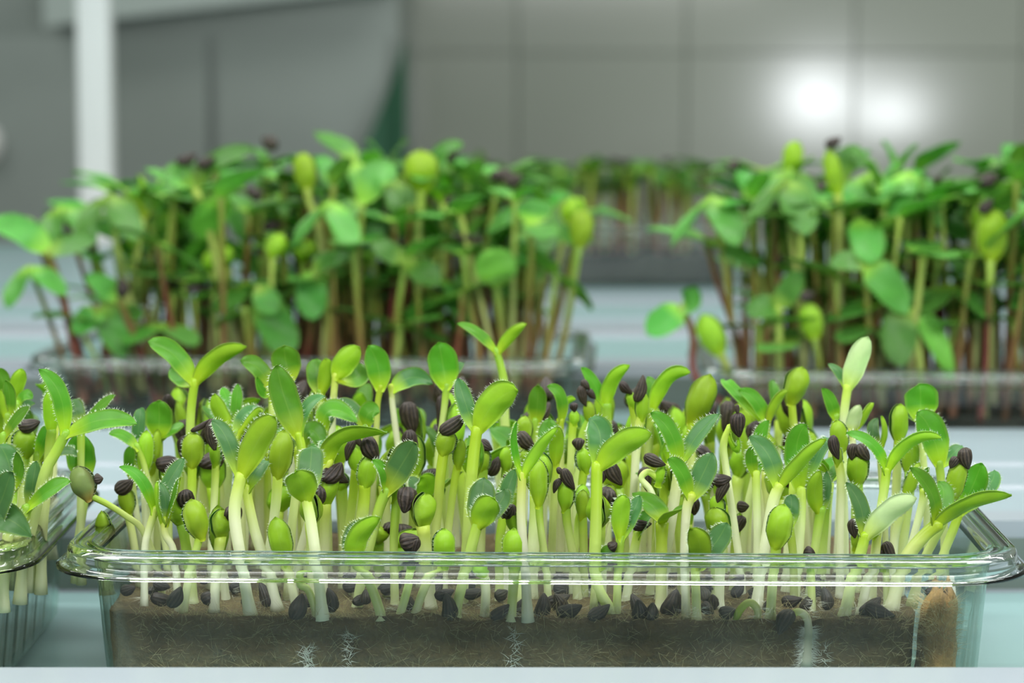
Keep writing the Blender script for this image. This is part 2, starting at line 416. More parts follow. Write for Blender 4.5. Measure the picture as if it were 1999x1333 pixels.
SPROUTS = [
['thin yellow sprout with withered bud leaning out over the left end of the tray',[-75.1,30,9.5],[[0,0,0],[-1.3,0,8.6],[-4.3,0,16.2],[-7.7,0,19.1],[-11.7,0,21.7],[-16,0,23.8]],[0.75,0.75],[],[[[-14.2,-1.5,27.4],[-12.2,-1.5,27.5],2.3]],[[-18,0,30],5.5,'w'],'front'],
['sprout with two upright pointed leaves near the tray left corner, in front of capped buds',[-78,22,9.3],[[0,0,0],[0.3,0,12.7],[1.1,0,17.3],[2.9,0,22.5]],[0.82,0.88],[[[-0.1,-0.5,28.3],[-4.6,-1,31.4],2.8,30,'u'],[[5.9,1.2,28.3],[8.7,2.5,32.7],3.5,25,'b']],[],None,'front'],
['half hidden sprout with dark hull and green leaf behind the left corner leaf pair',[-82.2,45,9.5],[[0,0,0],[-1.7,0,12.2],[-2.4,0,15.8],[-2.5,0,17.9]],[0.89,1.04],[],[[[-5,-1.5,22.1],[-1.1,-1.5,24.8],3.3]],[[-3.1,0,23.3],3.9],'front'],
['sprout with two narrow dark erect leaves, second along the front rim from the left corner',[-70.4,20,9.5],[[0,0,0],[-0.2,0,4.2],[-0.9,0,13.4],[-2.6,0,16.9],[-2.7,0,20.3]],[0.85,0.85],[[[-2.6,1.2,23.8],[-3.9,2.5,27.6],2.4,50,'b'],[[-0.7,-0.5,24.4],[0.7,-1,29.2],3,55,'u'],[[-4.1,-0.5,24.4],[-3.7,-1,28.5],3.4,60,'u']],[],None,'front'],
['sprout with plump spoon-shaped bud just above the front rim near the left end',[-69.3,18,9.3],[[0,0,0],[1.7,0,10.1],[3.3,0,15.2],[3.8,0,17.7]],[0.85,0.93],[],[],[[1.7,0,25],5.1],'front'],
['short sprout with upright oval green bud right of the rounded green bud',[-61.2,28,9.5],[[0,0,0],[-0.8,0,6.6],[-1.4,0,9.8],[-1.4,0,12.1]],[0.95,0.95],[],[],[[-1.6,0,21.9],4.2],'front'],
['thick white stem at front left with large glossy yellow-green leaf and slim bluish leaf',[-54.7,16,9.3],[[0,0,0],[-2,0,12.6],[-3.2,0,22.6],[-1.7,0,30.7]],[1.28,1.33],[[[2.2,-1.5,38.4],[5.7,-3,43.2],5.7,15,'l'],[[-4.8,1.5,37.7],[-8.1,3,41.4],3.8,25,'b']],[],None,'front'],
['thick white stem leaning left beside the glossy leaf pair, its leaves seen edge-on',[-49.7,22,9.5],[[0,0,0],[-1.8,0,8.1],[-4.7,0,17.5],[-6.5,0,26.8]],[1.3,1.08],[[[-3.8,1.2,30.4],[-1.9,2.5,31.6],4.8,65,'b'],[[-7.9,-0.5,30.7],[-9.8,-1,32.6],2.4,50,'u']],[],None,'front'],
['sprout at the front rim with broad pale leaf before a bluish leaf with midrib',[-39.5,14,9.5],[[0,0,0],[-0.9,0,9.5],[-2.3,0,20.6],[-3.4,0,26.2]],[1.28,1.17],[[[-4,-2.5,29.2],[-5,-5,32.2],6.2,5,'l'],[[-2.5,3,32.5],[-2.5,6,35.5],5.3,5,'b']],[],None,'front'],
['tall sprout whose long fuzzy leaf with yellow underside arches right above dark hulls',[-47.3,32,9.5],[[0,0,0],[1,0,8.7],[3.1,0,16.4],[4.3,0,21.1],[6.4,0,26.4],[8.2,0,30.8]],[0.87,0.9],[[[10.6,-0.5,35.5],[20.6,-1,37],6,58,'l'],[[7.1,3,32.6],[6.3,6,34.3],2.9,60,'b']],[],None,'front'],
['sprout with fuzzy leaf hooked over like a bow, below the tall pointed blade',[-44.5,40,9.5],[[0,0,0],[-0.4,0,12.3],[-1.4,0,23.6],[-1.8,0,28.6],[-2.2,0,32.2]],[1.03,1.17],[[[-3.5,1.2,35],[-0.3,2.5,36.1],5.3,70,'b'],[[0.8,-0.5,36.3],[3.7,-1,31.4],5,50,'u']],[],None,'front'],
['sprout with tall broad pointed green blade, highest sharp leaf left of the tray middle',[-48.5,34,9.5],[[0,0,0],[0.8,0,15],[2.6,0,29],[3.1,0,33.1],[2.4,0,36.5]],[1.01,1.01],[[[-0.4,-0.5,44.3],[-2,-1,51.4],6.1,12,'u'],[[4.3,1.2,41.7],[8.1,2.5,44.1],3.6,60,'b']],[],None,'front'],
['sprout with a tall dark green closed bud right behind the glossy leaf pair',[-53.1,30,9.5],[[0,0,0],[0.6,0,8.9],[1.8,0,16.8],[2.5,0,22.3],[3,0,28.2]],[1.08,1.15],[],[],[[4.4,0,37.9],5],'front'],
['straight sprout with long dark hull hanging from its head, left of glossy leaf pair',[-66.6,44,9.5],[[0,0,0],[0.2,0,8.2],[0.7,0,15.4],[1.1,0,21.4],[1.5,0,28.6]],[0.86,0.89],[],[[[0.8,-1.5,38.4],[1.7,-1.5,31.5],2.7]],[[1.4,0,33.7],2.7],'front'],
['sprout with three small pointed blades spreading up like a fan behind the glossy leaf pair',[-59.8,50,9.5],[[0,0,0],[-0.5,0,15.2],[-1.6,0,29.5],[-1.9,0,33.1],[-2.3,0,36.3]],[0.82,0.82],[[[-5,-0.5,39.2],[-6,-1,43.2],3.5,15,'l'],[[-3.5,2,40.7],[-5,4,43.8],2.9,30,'u'],[[-1.4,1,40.8],[-1.2,2,45],2.6,25,'u']],[],None,'front'],
['sprout with small fuzzy leaf curled at its yellow tip behind the glossy leaf pair',[-59.3,46,9.5],[[0,0,0],[-0.4,0,15.5],[-1.2,0,30.1],[-1.3,0,32.5],[-1.5,0,35.2]],[0.75,0.75],[[[0.4,1.2,38.6],[4.2,2.5,39.4],3.9,50,'b'],[[3,-1,39.2],[4.5,-2,39.6],1.9,20,'l']],[],None,'front'],
['tall sprout at the back left spreading two long leaves in a wide V',[-74.6,65,9.5],[[0,0,0],[0.3,0,14.1],[0.9,0,27.2],[1.4,0,37.7],[2.4,0,44.4]],[1.07,1.04],[[[-2.4,-0.5,50.1],[-8.1,-1,53.1],5.2,28,'u'],[[7.4,-0.5,49.2],[14.3,-1,52],4.7,35,'l'],[[-1.1,3,44.5],[-3.8,6,46.6],4.8,40,'u']],[],None,'front'],
['sprout with upright spade-shaped leaf and small side leaf near the left end of the tray',[-80.3,56,9.5],[[0,0,0],[0.3,0,12.5],[0.8,0,24],[1,0,29.2],[1,0,33.3]],[0.91,0.91],[[[1.2,-0.5,37.2],[1.2,-1,40.9],6.1,5,'u'],[[4.4,-0.5,34.1],[6.8,-1,35.2],3.7,55,'u']],[],None,'front'],
['sprout with tall closed bud, outermost upright bud at the front tray left end',[-81.5,50,9.5],[[0,0,0],[-0.1,0,9.2],[-0.2,0,17.4],[-0.3,0,21.9],[-0.4,0,25.8]],[0.93,0.96],[],[],[[0.5,0,34.9],3.7],'front'],
['sprout with slim closed bud squeezed against the tall left end bud',[-81.5,54,9.5],[[0,0,0],[0.2,0,9.6],[0.7,0,18.2],[0.9,0,22.2],[1,0,25.5]],[0.75,0.75],[],[],[[2.3,0,34.6],2.3],'front'],
['sprout with dark narrow leaf standing outermost behind the tall left end bud',[-83.7,58,9.5],[[0,0,0],[-0.4,0,8.5],[-1.4,0,16],[-1.9,0,20.6],[-2,0,23.7]],[0.76,0.76],[[[-2.5,-0.5,27.1],[-1.3,-1,30.6],3,25,'u'],[[-0.6,1.5,34.2],[-0.3,3,38.3],3.2,40,'b']],[],None,'front'],
['sprout with a single small leaf pointing left over the tray left end',[-76.2,48,9.5],[[0,0,0],[-1.4,0,12.4],[-4.5,0,23.8],[-5.6,0,28.3],[-7.1,0,31.9]],[0.75,0.75],[[[-9.6,-0.5,33.8],[-12.8,-1,34.4],2.9,40,'u']],[],None,'front'],
['sprout with swollen pale head under thin dark hull strips, near the tray left end',[-70,38,9.5],[[0,0,0],[0.1,0,9.8],[0.2,0,18.6],[0.3,0,23.9],[0.5,0,29.5]],[0.97,1.02],[],[[[0.5,-1.5,36.5],[4.6,-1.5,39.2],1.3],[[4.9,-1.5,38.9],[5.5,-1.5,32.3],2.7]],[[0.9,0,36.3],4.8],'front'],
['sprout standing dark against the left end wall, partly seen through the plastic',[-88.8,40,9.5],[[0,0,0],[-0.2,0,5.5],[-0.4,0,10.1]],[1.55,1.45],[],[],[[-0.6,0,18.6],3.5],'front'],
['sprout with green bud under one wide dark hull, below the spade-shaped leaf',[-77.1,52,9.5],[[0,0,0],[0.1,0,8.2],[0.2,0,15.5],[0.2,0,20.1],[0.1,0,23.7]],[0.99,1.05],[],[[[-2.1,-1.5,26.8],[2.7,-1.5,28.3],3.9]],[[-0.1,0,27.4],3.3],'front'],
['blurry sprout with broad square-topped leaf in the back row near the tall pointed blade',[-49.6,62,9.5],[[0,0,0],[-0.2,0,18.3],[-0.6,0,35.7],[-0.7,0,40.6],[-0.7,0,45.5]],[0.84,0.88],[[[-1.6,-0.5,49.2],[-1.9,-1,52.6],6.6,8,'u']],[],None,'front'],
['blurry sprout with leaf leaning left, just left of the square topped leaf',[-53.5,60,9.5],[[0,0,0],[-0.2,0,18.5],[-0.7,0,35.9],[-0.8,0,40.2],[-1.1,0,43.9]],[0.84,0.88],[[[-3.9,-0.5,47.6],[-7.7,-1,49.3],4.6,30,'u'],[[-2.9,-1.5,42.6],[-3.9,-3,46],2.9,20,'u']],[],None,'front'],
['sprout with cupped half open bud in the back row, left of the leaf lit yellow',[-44,66,9.5],[[0,0,0],[0.1,0,17.7],[0.2,0,34.5],[0.3,0,38.2],[0.3,0,41.9]],[0.89,0.92],[[[-0.7,1.5,45.5],[-0.7,3,48.7],4.7,10,'u'],[[1.6,-1,45.8],[1.7,-2,49.4],3.5,15,'l']],[],None,'front'],
['sprout with pale yellow-lit leaf pointing up right on a bright stem in the back row',[-42.5,64,9.5],[[0,0,0],[0.5,0,17],[1.5,0,32.9],[1.8,0,39.1],[2.4,0,45.9]],[0.86,0.83],[[[4.8,-0.5,48.7],[8,-1,52.1],5.4,15,'l'],[[7.1,2.5,44.7],[7.2,5,47.8],4.9,20,'u']],[],None,'front'],
['sprout with tall paddle leaf on thin stalk in the back row, left of round paddle',[-32.4,66,9.5],[[0,0,0],[0.4,0,16.8],[1.4,0,32.6],[1.7,0,38.8],[2.5,0,42.9]],[0.75,0.75],[[[1.7,-0.5,47.9],[-0.4,-1,52.1],5.7,8,'u']],[],None,'front'],
['sprout with oval leaf held flat to the right behind dark hulls, beside the paddle leaf',[-24.2,68,9.5],[[0,0,0],[-1,0,19.2],[-3.1,0,37.3],[-3.3,0,40.1],[-3.6,0,42.6]],[0.75,0.75],[[[1.2,1.2,44.3],[5.9,2.5,42.6],4.8,30,'b']],[],None,'front'],
['sprout with round upright paddle leaf at the back, left of the tall lone V',[-18.8,66,9.5],[[0,0,0],[0.9,0,18.1],[3,0,35.1],[3.5,0,39.5],[3.9,0,43.2]],[0.84,0.84],[[[3,-0.5,48.2],[2,-1,52.9],6.9,5,'u'],[[5.4,2,45.7],[7.8,4,47.5],2.8,40,'b']],[],None,'front'],
['tallest sprout at the back middle, two slim leaves forming a V above its neighbours',[-0.9,85,9.5],[[0,0,0],[-0.3,0,17.9],[-0.9,0,34.7],[-1.1,0,42],[-2.9,0,49.1]],[1.33,0.97],[[[-7,-0.5,52.8],[-12,-1,55.3],3,35,'u'],[[0.6,-0.5,52.4],[4.3,-1,55.3],3.1,30,'l']],[],None,'front'],
['sprout with leaf bent over to the right like an awning, over a black hull',[-40.7,48,9.5],[[0,0,0],[-0.2,0,14.5],[-0.8,0,28],[-0.9,0,31.3],[-1,0,35]],[0.89,0.92],[[[0.5,-0.5,39.6],[6.5,-1,37.1],5.8,52,'u'],[[-0.5,1.5,37.4],[-2.2,3,35.4],3.6,70,'b']],[],None,'front'],
['sprout with broad fuzzy edged leaf pointing right behind the bent over leaf',[-35.6,54,9.5],[[0,0,0],[0.7,0,14],[2.3,0,27],[2.8,0,31.3],[3.1,0,35.4]],[0.9,0.9],[[[3.6,-0.5,38.1],[6,-1,38.4],5.2,30,'u'],[[-0.4,2,38.9],[-3.9,4,40.3],3.7,50,'b']],[],None,'front'],
['sprout with smooth pale bud and long dark hull down its left side',[-37.3,42,9.5],[[0,0,0],[0.5,0,7.8],[1.5,0,14.6],[2.3,0,20.3],[3.1,0,27.7]],[0.97,1.06],[],[[[2.9,-1.5,34.2],[1.1,-1.5,29.4],2.1],[[3.5,-1.5,34.8],[4.5,-1.5,32.4],1.4]],[[2.6,0,33.2],3.1],'front'],
['thick green sprout carrying one big ridged black hull left of the dark blue-green leaf',[-34.2,36,9.5],[[0,0,0],[0.5,0,8.9],[1.5,0,16.9],[2,0,20.7],[2.3,0,24.8]],[1.34,1.43],[],[[[2.5,-1.5,35.4],[5.3,-1.5,30.4],4.1]],[[3.5,0,31.6],4.1],'front'],
['sprout bent under a small dark hull in the gap left of the big ridged hull',[-37.1,46,9.5],[[0,0,0],[-0.1,0,7.7],[-0.2,0,14.4],[-0.3,0,19.6],[-0.5,0,23.2]],[1.07,1.19],[],[[[-3,-1.5,27],[1.1,-1.5,24],2.8]],[[-1,0,26.2],3.3],'front'],
['sprout with large dark blue-green leaf to the right and one folded leaf to the left',[-33,24,9.5],[[0,0,0],[0.6,0,4.4],[2.1,0,11],[4.6,0,21],[6.6,0,25.9]],[1.08,1.19],[[[10.2,-1.5,32.2],[12.8,-3,36.3],5.8,12,'b'],[[5.8,-0.5,29.3],[3.5,-1,32.3],3.7,45,'u']],[],None,'front'],
['slim straight sprout close behind the stem of the dark blue-green leaf sprout',[-25,26,9.5],[[0,0,0],[-0.1,0,5.1],[-0.2,0,14],[0.4,0,23.9]],[0.93,0.98],[],[],[[1.4,0,28.9],2.6],'front'],
['sprout with small dark forked leaves right of the dark blue-green leaf',[-20.3,44,9.5],[[0,0,0],[0,0,7.8],[0,0,14.5],[0.1,0,17.8],[-0.2,0,20.2]],[0.89,0.89],[[[-0.9,1.2,22.7],[-2.2,2.5,24.9],3.1,35,'b'],[[1.6,-1.5,23.8],[0.2,-3,25.8],4.4,60,'u']],[],None,'front'],
['thick pale sprout holding a long ridged hull slanted up right like a torch',[-17.4,32,9.5],[[0,0,0],[0.3,0,7.5],[0.8,0,14],[1.3,0,19.6],[2.1,0,28.1],[2.8,0,33.1]],[1.04,1.16],[],[[[2.1,-1.5,37],[7.5,-1.5,41.2],3.4]],[[4.1,0,37.6],4.2],'front'],
['slender sprout with smooth green bud tight against the right of the hull torch',[-14.9,34,9.5],[[0,0,0],[0.4,0,7.9],[1.1,0,14.9],[1.6,0,19.3],[2.5,0,26],[3.3,0,29.9]],[0.84,0.9],[],[],[[3.8,0,35.3],2.7],'front'],
['tall centre sprout with the largest glossy yellow-green leaf and a bluish leaf behind it',[-10.7,26,9.5],[[0,0,0],[0.3,0,5.1],[1.2,0,14],[2.2,0,29.4],[3.3,0,38.8]],[1.25,1.3],[[[7.3,-1.5,44.8],[12,-3,47.1],6.3,14,'l'],[[0.7,1.5,44],[-0.8,3,49],3.7,20,'b']],[],None,'front'],
['short sprout with broad leaf turned right and bluish leaf, below the great front leaf',[-11.9,15,9.5],[[0,0,0],[0.5,0,3.2],[2.1,0,9.6],[4.2,0,18.2],[5,0,20.4]],[1.17,1.17],[[[6.4,-2,23.4],[8.3,-4,26.3],5.4,8,'l'],[[5.5,2.5,24.8],[6.1,5,29],5.6,5,'b'],[[9.2,1.5,23.9],[10.3,3,26.9],4.6,50,'b']],[],None,'front'],
['sprout with narrow dark bluish blade left of the slim Y sprout',[-2.7,30,9.5],[[0,0,0],[0,0,4.3],[0,0,13.2],[1,0,19.9]],[0.99,0.99],[[[1.7,1.2,24.1],[3.6,2.5,29],3.5,35,'b'],[[0,-0.5,22.8],[-0.7,-1,24.5],2.7,50,'u']],[],None,'front'],
['straight pale sprout with two narrow leaves forming a Y, rooted at the front middle',[3.3,12.2,9.5],[[0,0,0],[-0.6,0,11.7],[-1.4,0,22],[-1.2,0,31.4]],[1.11,0.95],[[[-3.1,-0.5,37.1],[-2.4,-1,42.2],2.5,40,'u'],[[2,-0.5,36],[6,-1,40.9],3,40,'l']],[],None,'front'],
['sprout with upright cupped leaf open like a shell, behind the slim Y sprout',[8.6,40,9.5],[[0,0,0],[0.2,0,11.5],[0.6,0,22.1],[0.7,0,26.3],[0.8,0,29.2]],[0.88,0.91],[[[-0.3,1.5,34],[-0.4,3,38.5],5.2,8,'u'],[[1.1,-1.5,33.6],[1.2,-3,37.6],3.2,35,'l']],[],None,'front'],
['sprout with long smooth oval green bud right of the slim Y sprout',[7.8,26,9.5],[[0,0,0],[-0.5,0,8.4],[-1.5,0,15.8],[-1.9,0,19.2],[-2.1,0,23]],[0.83,0.86],[],[],[[-2.3,0,32.3],3.9],'front'],
['sprout topped with crossed grey-brown hulls and a white hair, right of long oval bud',[14.2,30,9.5],[[0,0,0],[-0.6,0,7.7],[-1.8,0,14.4],[-2.4,0,17.9],[-2.7,0,21.4]],[0.92,1.01],[],[[[-3.3,-1.5,29.6],[-0.8,-1.5,25.1],2.5],[[-3.9,-1.5,27.5],[-5.3,-1.5,24.3],1.7],[[-4.6,-1.5,29.8],[-3,-1.5,28.4],1.4]],[[-2.3,0,27],3.6],'front'],
['curved sprout with round dark hull cap on green neck, left of broad right leaf pair',[16,46,9.5],[[0,0,0],[-0.1,0,9.1],[-0.4,0,17.2],[-0.6,0,22.6],[0,0,27.1]],[0.89,0.98],[],[[[-1.2,-1.5,33.9],[-1.4,-1.5,31.1],2.9]],[[-0.9,0,31.6],3.3],'front'],
['sprout with small dark green curved bud below the cap bud',[13.1,36,9.5],[[0,0,0],[0.3,0,7.4],[1,0,13.9],[1.3,0,16.9],[2.1,0,19.8]],[0.82,0.88],[],[],[[2,0,25.1],3.2],'front'],
['sprout right of middle with broad yellow-green leaf reaching right and bluish broad leaf behind',[20.7,16,9.5],[[0,0,0],[-0.3,0,2],[-3.2,0,8.3],[-3.1,0,22.4],[-3,0,32.6]],[1.28,1.28],[[[2.2,-1.5,36.9],[8.2,-3,39.4],5.4,20,'l'],[[-2.3,2,38.3],[-4.6,4,41.5],5.5,12,'b']],[],None,'front'],
['sprout hooded by one large dark hull just right of the broad right leaf pair stem',[17.7,38,9.5],[[0,0,0],[0.6,0,7.3],[1.9,0,13.5],[2.5,0,16.5],[3.2,0,19.8]],[0.91,1.03],[],[[[3,-1.5,30.1],[6.1,-1.5,24.7],3.7],[[2.1,-1.5,28],[1.8,-1.5,25],2.1]],[[3.6,0,24.8],3.8],'front'],
['back row sprout crowned by a ragged cluster of hulls with a white speck',[13.5,64,9.5],[[0,0,0],[0.7,0,14.2],[2.2,0,27.3],[2.6,0,31.7],[4.3,0,35.4]],[0.95,1.01],[],[[[2.2,-1.5,43.3],[3.3,-1.5,38.5],2.2],[[2.4,-1.5,44.5],[4.2,-1.5,42.4],1.9],[[3.9,-1.5,42.4],[5.5,-1.5,40.2],1.7]],[[3.8,0,39.7],2.8],'front'],
['sprout with dark round hull on thin neck, left of the crowned hull cluster',[12.5,52,9.5],[[0,0,0],[0.2,0,15.1],[0.7,0,29.2],[0.9,0,33.4],[1.3,0,37]],[0.9,0.93],[],[[[1.3,-1.5,40.9],[1.4,-1.5,38.8],1.9]],[[1.3,0,39.2],2.3],'front'],
['sprout with two leaves in a V at the back, right of crowned hull cluster',[21.8,70,9.5],[[0,0,0],[-0,0,15.6],[-0.1,0,30.2],[-0.1,0,34.3],[-0.1,0,38]],[1.36,1.33],[[[-2.9,-0.5,42.4],[-5.9,-1,46.7],3.4,30,'u'],[[1.1,-0.5,43.1],[5.2,-1,47.2],4,35,'l']],[],None,'front'],
['tall sprout right of middle with shiny yellow neck and brown hull pointing straight up',[26.6,56,9.5],[[0,0,0],[0.2,0,10.2],[0.8,0,19.4],[1.2,0,27],[1.8,0,34.1],[2.5,0,37.1]],[0.94,1.06],[],[[[1.2,-1.5,40.6],[2.7,-1.5,46.7],2.8]],[[2.8,0,42.9],3],'front'],
['sprout with slanted brown hull just left of the tall torch hull',[28.7,62,9.5],[[0,0,0],[-0.3,0,15.9],[-0.9,0,30.7],[-1,0,35.7],[-1.5,0,39.4]],[0.85,0.92],[],[[[-4.2,-1.5,44.3],[-1.5,-1.5,41.6],2.3]],[[-2.4,0,42.1],2.3],'front'],
['sprout with long leaf arching right over the back rim, right of the tall torch hull',[29.6,66,9.5],[[0,0,0],[0.6,0,15.6],[1.8,0,30.2],[2.1,0,33.9],[2.5,0,37.6]],[1.01,1.01],[[[5.7,-0.5,44.2],[11,-1,46],4.5,40,'l'],[[2.7,1.5,41.4],[1.4,3,44.5],3,40,'u']],[],None,'front'],
['sprout with small green paddle leaf in the back row right of the great front leaf',[5.2,62,9.5],[[0,0,0],[-0,0,14.9],[-0,0,28.9],[-0,0,32],[0.1,0,35.7]],[0.92,0.92],[[[0.6,-0.5,39.7],[0.7,-1,43.6],4.2,10,'u']],[],None,'front'],
['sprout with little hooked leaf in the back row, right of small back paddle',[11,60,9.5],[[0,0,0],[-0,0,14.5],[-0,0,28],[-0.1,0,32.3],[-0.1,0,35.9]],[0.91,0.91],[[[-0.1,-0.5,40.9],[-3.1,-1,43.6],3.5,35,'u'],[[0.9,1.5,38.8],[3.4,3,40.2],3,45,'l']],[],None,'front'],
['sprout with pale dome shaped bud behind the slim Y sprout',[1.4,58,9.5],[[0,0,0],[0.3,0,13.9],[1,0,26.7],[1.2,0,29.8],[1.3,0,32.2]],[0.97,1],[],[],[[1.5,0,37.1],3.9],'front'],
['sprout with slanted dark hull seen between the two leaves of the slim Y sprout',[2.3,50,9.5],[[0,0,0],[0.1,0,9.9],[0.5,0,18.9],[0.6,0,23.4],[0.8,0,27.7]],[0.84,0.9],[],[[[-0.9,-1.5,34.5],[2.8,-1.5,30.6],3.4]],[[1.1,0,31],3.3],'front'],
['sprout whose bud hides under a dark curved hull, right of the great front leaf stem',[-7.1,48,9.5],[[0,0,0],[0.1,0,8.9],[0.4,0,16.8],[0.5,0,22.2],[0.7,0,26.8]],[1.07,1.16],[],[[[-0,-1.5,33],[2.8,-1.5,30.9],2.4]],[[1,0,31.3],3.1],'front'],
['sprout with black hull hanging at its side between great front leaf and slim Y',[-0.8,52,9.5],[[0,0,0],[-0.1,0,9.8],[-0.4,0,18.5],[-0.6,0,23.7],[-0.4,0,26.1]],[1.05,1.14],[],[[[-4.3,-1.5,24.6],[-2.2,-1.5,28.8],2.8]],[[-0.4,0,31],3.3],'front'],
['sprout with neck bent in a hook under a slanted hull, left of bright forked leaves',[31.8,30,9.5],[[0,0,0],[-0.2,0,9.1],[-0.5,0,17.2],[-0.7,0,20.3],[-2.1,0,24.7],[-4.1,0,27.2],[-2.6,0,28.7],[-0.2,0,27]],[0.75,0.75],[],[[[-3.6,-1.5,32.4],[1,-1.5,30.4],2.6]],[[0.5,0,30.3],2],'front'],
['sprout with hairy leaf leaning left and narrow leaf leaning right, above the bright forked leaves',[31.8,28,9.5],[[0,0,0],[1.2,0,11.4],[3.1,0,24.7],[4.1,0,31.3]],[1.31,1.2],[[[1.8,-0.5,37.5],[-2.4,-1,41.9],4.2,22,'u'],[[7.9,1.2,36.7],[12.6,2.5,41.1],4,45,'b']],[],None,'front'],
['thick pale sprout stem side by side with the hairy forked pair',[29.8,34,9.5],[[0,0,0],[0.8,0,8],[2.5,0,19.2],[3.4,0,25.9]],[0.94,0.94],[],[],[[2.9,0,29.8],2.7],'front'],
['yellow stem with green leaf turned left and bluish leaf turned right, before hairy forked pair',[36.5,15,9.3],[[0,0,0],[-0.5,0,13],[-0.2,0,22.8],[0.9,0,26.5]],[0.91,1.17],[[[-1.4,-1,31],[-4.3,-2,34.3],4.2,30,'u'],[[3.3,1,30.7],[5.3,2,35],5,10,'b']],[],None,'front'],
['short sprout at the front rim with green and bluish leaf in a heart shape',[38.5,13,9.5],[[0,0,0],[-0.2,0,5.6],[-0.4,0,11],[-0,0,12.7]],[0.96,1.06],[[[0.4,-2,16.3],[-1.9,-4,20.4],4.8,10,'l'],[[4,1,16.5],[6.3,2,20.4],4.9,8,'b']],[],None,'front'],
['sprout with big glossy egg shaped green bud at the back, right of the tray middle',[40.6,68,9.5],[[0,0,0],[0.2,0,14.2],[0.5,0,27.4],[0.6,0,31],[0.7,0,34.6]],[1.18,1.18],[],[],[[4.7,0,45.4],6.4],'front'],
['sprout with curved neck and single black hull tipped by a dried white root',[50,36,9.5],[[0,0,0],[-0.5,0,7.6],[-1.5,0,14.3],[-2.5,0,21],[-3.8,0,29.4],[-4.2,0,33.8],[-2.7,0,37.7]],[0.89,0.87],[[[-1.8,-0.5,32.8],[-1,-1,35.3],2.1,50,'l']],[[[-1.2,-1.5,40.8],[-1,-1.5,35.5],3.3],[[-1.5,-1.5,42.6],[-1.2,-1.5,40.3],1]],None,'front'],
['back row sprout with broad leaf leaning left and narrow leaf right, near dry-root hull',[52.3,64,9.5],[[0,0,0],[1.5,0,14.8],[4.8,0,28.5],[5.5,0,31.6],[5.9,0,35.1]],[0.94,0.91],[[[3.2,-0.5,39.4],[-0.9,-1,42.2],3.9,25,'u'],[[7.9,-0.5,39.4],[10.4,-1,42.2],3,45,'l'],[[-1.9,2.5,42.1],[-3.3,5,43.2],3.1,35,'u']],[],None,'front'],
['sprout with upright leaf edged with hairs left of the long bluish leaf',[54,48,9.5],[[0,0,0],[0.1,0,12.3],[0.4,0,23.6],[0.5,0,27],[0.6,0,29.5]],[0.98,0.98],[[[0.8,-0.5,33.3],[2.8,-1,37.5],3.4,30,'u'],[[-0.4,-0.5,31],[-0.9,-1,33.8],2.1,50,'l']],[],None,'front'],
['pale thick stem with long bluish leaf arched left and yellow-green leaf reaching right',[51.7,22,9.5],[[0,0,0],[1.5,0,12],[3.3,0,23],[4.8,0,27.3]],[1.19,1.3],[[[2.4,1,33.2],[-1.6,2,37.2],4.6,20,'b'],[[9.2,-1,32.4],[14.1,-2,37.3],3.9,40,'l']],[],None,'front'],
['straight pale sprout with upright head left behind the long bluish leaf',[53.1,34,9.3],[[0,0,0],[-0,0,14.9],[-0.5,0,28.3]],[0.93,0.93],[[[-1.6,-0.5,31.6],[-0.6,-1,33.9],2.7,25,'u'],[[0.6,1.5,30.4],[2.3,3,31.5],2.4,50,'u']],[],None,'front'],
['sprout with tall pointed vertical leaf crossed by a yellow leaf of its neighbour',[60.9,30,9.5],[[0,0,0],[0.1,0,2.8],[0.8,0,15.8],[1.1,0,25.2]],[1.21,1.26],[[[-0.1,-0.5,33.7],[1.9,-1,39.1],5.2,10,'u'],[[5.2,2,32.7],[7.4,4,35.3],3.1,50,'b']],[],None,'front'],
['sprout with smooth spoon shaped bud on a thin stalk in the back row',[68.3,70,9.5],[[0,0,0],[-0.9,0,15],[-2.8,0,29.1],[-3.5,0,34.3],[-4,0,39.1]],[0.99,0.94],[],[],[[-2.1,0,47],5.9],'front'],
['tallest sprout of the right half, with one long pale whitish leaf standing up',[75,66,9.5],[[0,0,0],[0.3,0,16.6],[0.8,0,32.3],[1,0,37.2],[1.7,0,42.9]],[1.01,1.05],[[[3.8,-0.5,48.6],[6,-1,54.2],5.1,10,'l'],[[-0,2,45.3],[-2.4,4,47.3],2.6,50,'b']],[],None,'front'],
['sprout with dark green blade slanted left, left of the tall pale leaf',[71,60,9.5],[[0,0,0],[0.5,0,16],[1.6,0,31],[1.8,0,33.8],[2.4,0,36.9]],[0.81,0.81],[[[1,-0.5,39.5],[-1.1,-1,43.1],3.5,22,'u']],[],None,'front'],
['small sprout with whitish leaflet and pale bud below the tall pale leaf',[78.7,54,9.5],[[0,0,0],[-0.7,0,15.3],[-2.2,0,29.6],[-2.5,0,32.3],[-3,0,34.7]],[0.8,0.8],[[[-2.2,-0.5,37],[-1,-1,40.1],3.3,15,'l'],[[0.4,1.5,37.2],[2.4,3,40.1],3.3,40,'l']],[],None,'front'],
['sprout with pale smooth knob, behind the brown upright hull',[73.5,44,9.5],[[0,0,0],[-0.2,0,12],[-0.6,0,23.1],[-0.8,0,28.8],[-1.2,0,31.5]],[1.01,1.13],[],[],[[-2.2,0,38.1],3.8],'front'],
['sprout capped by a smooth brown upright hull, right of the pointed vertical leaf',[70.9,32,9.5],[[0,0,0],[-0.1,0,8.7],[-0.2,0,17.2],[-0.1,0,26.2],[-0.8,0,30.7]],[0.93,0.99],[],[[[-2.3,-1.5,36.5],[-0.9,-1.5,31.3],2.4]],[[-1.3,0,34.4],2.2],'front'],
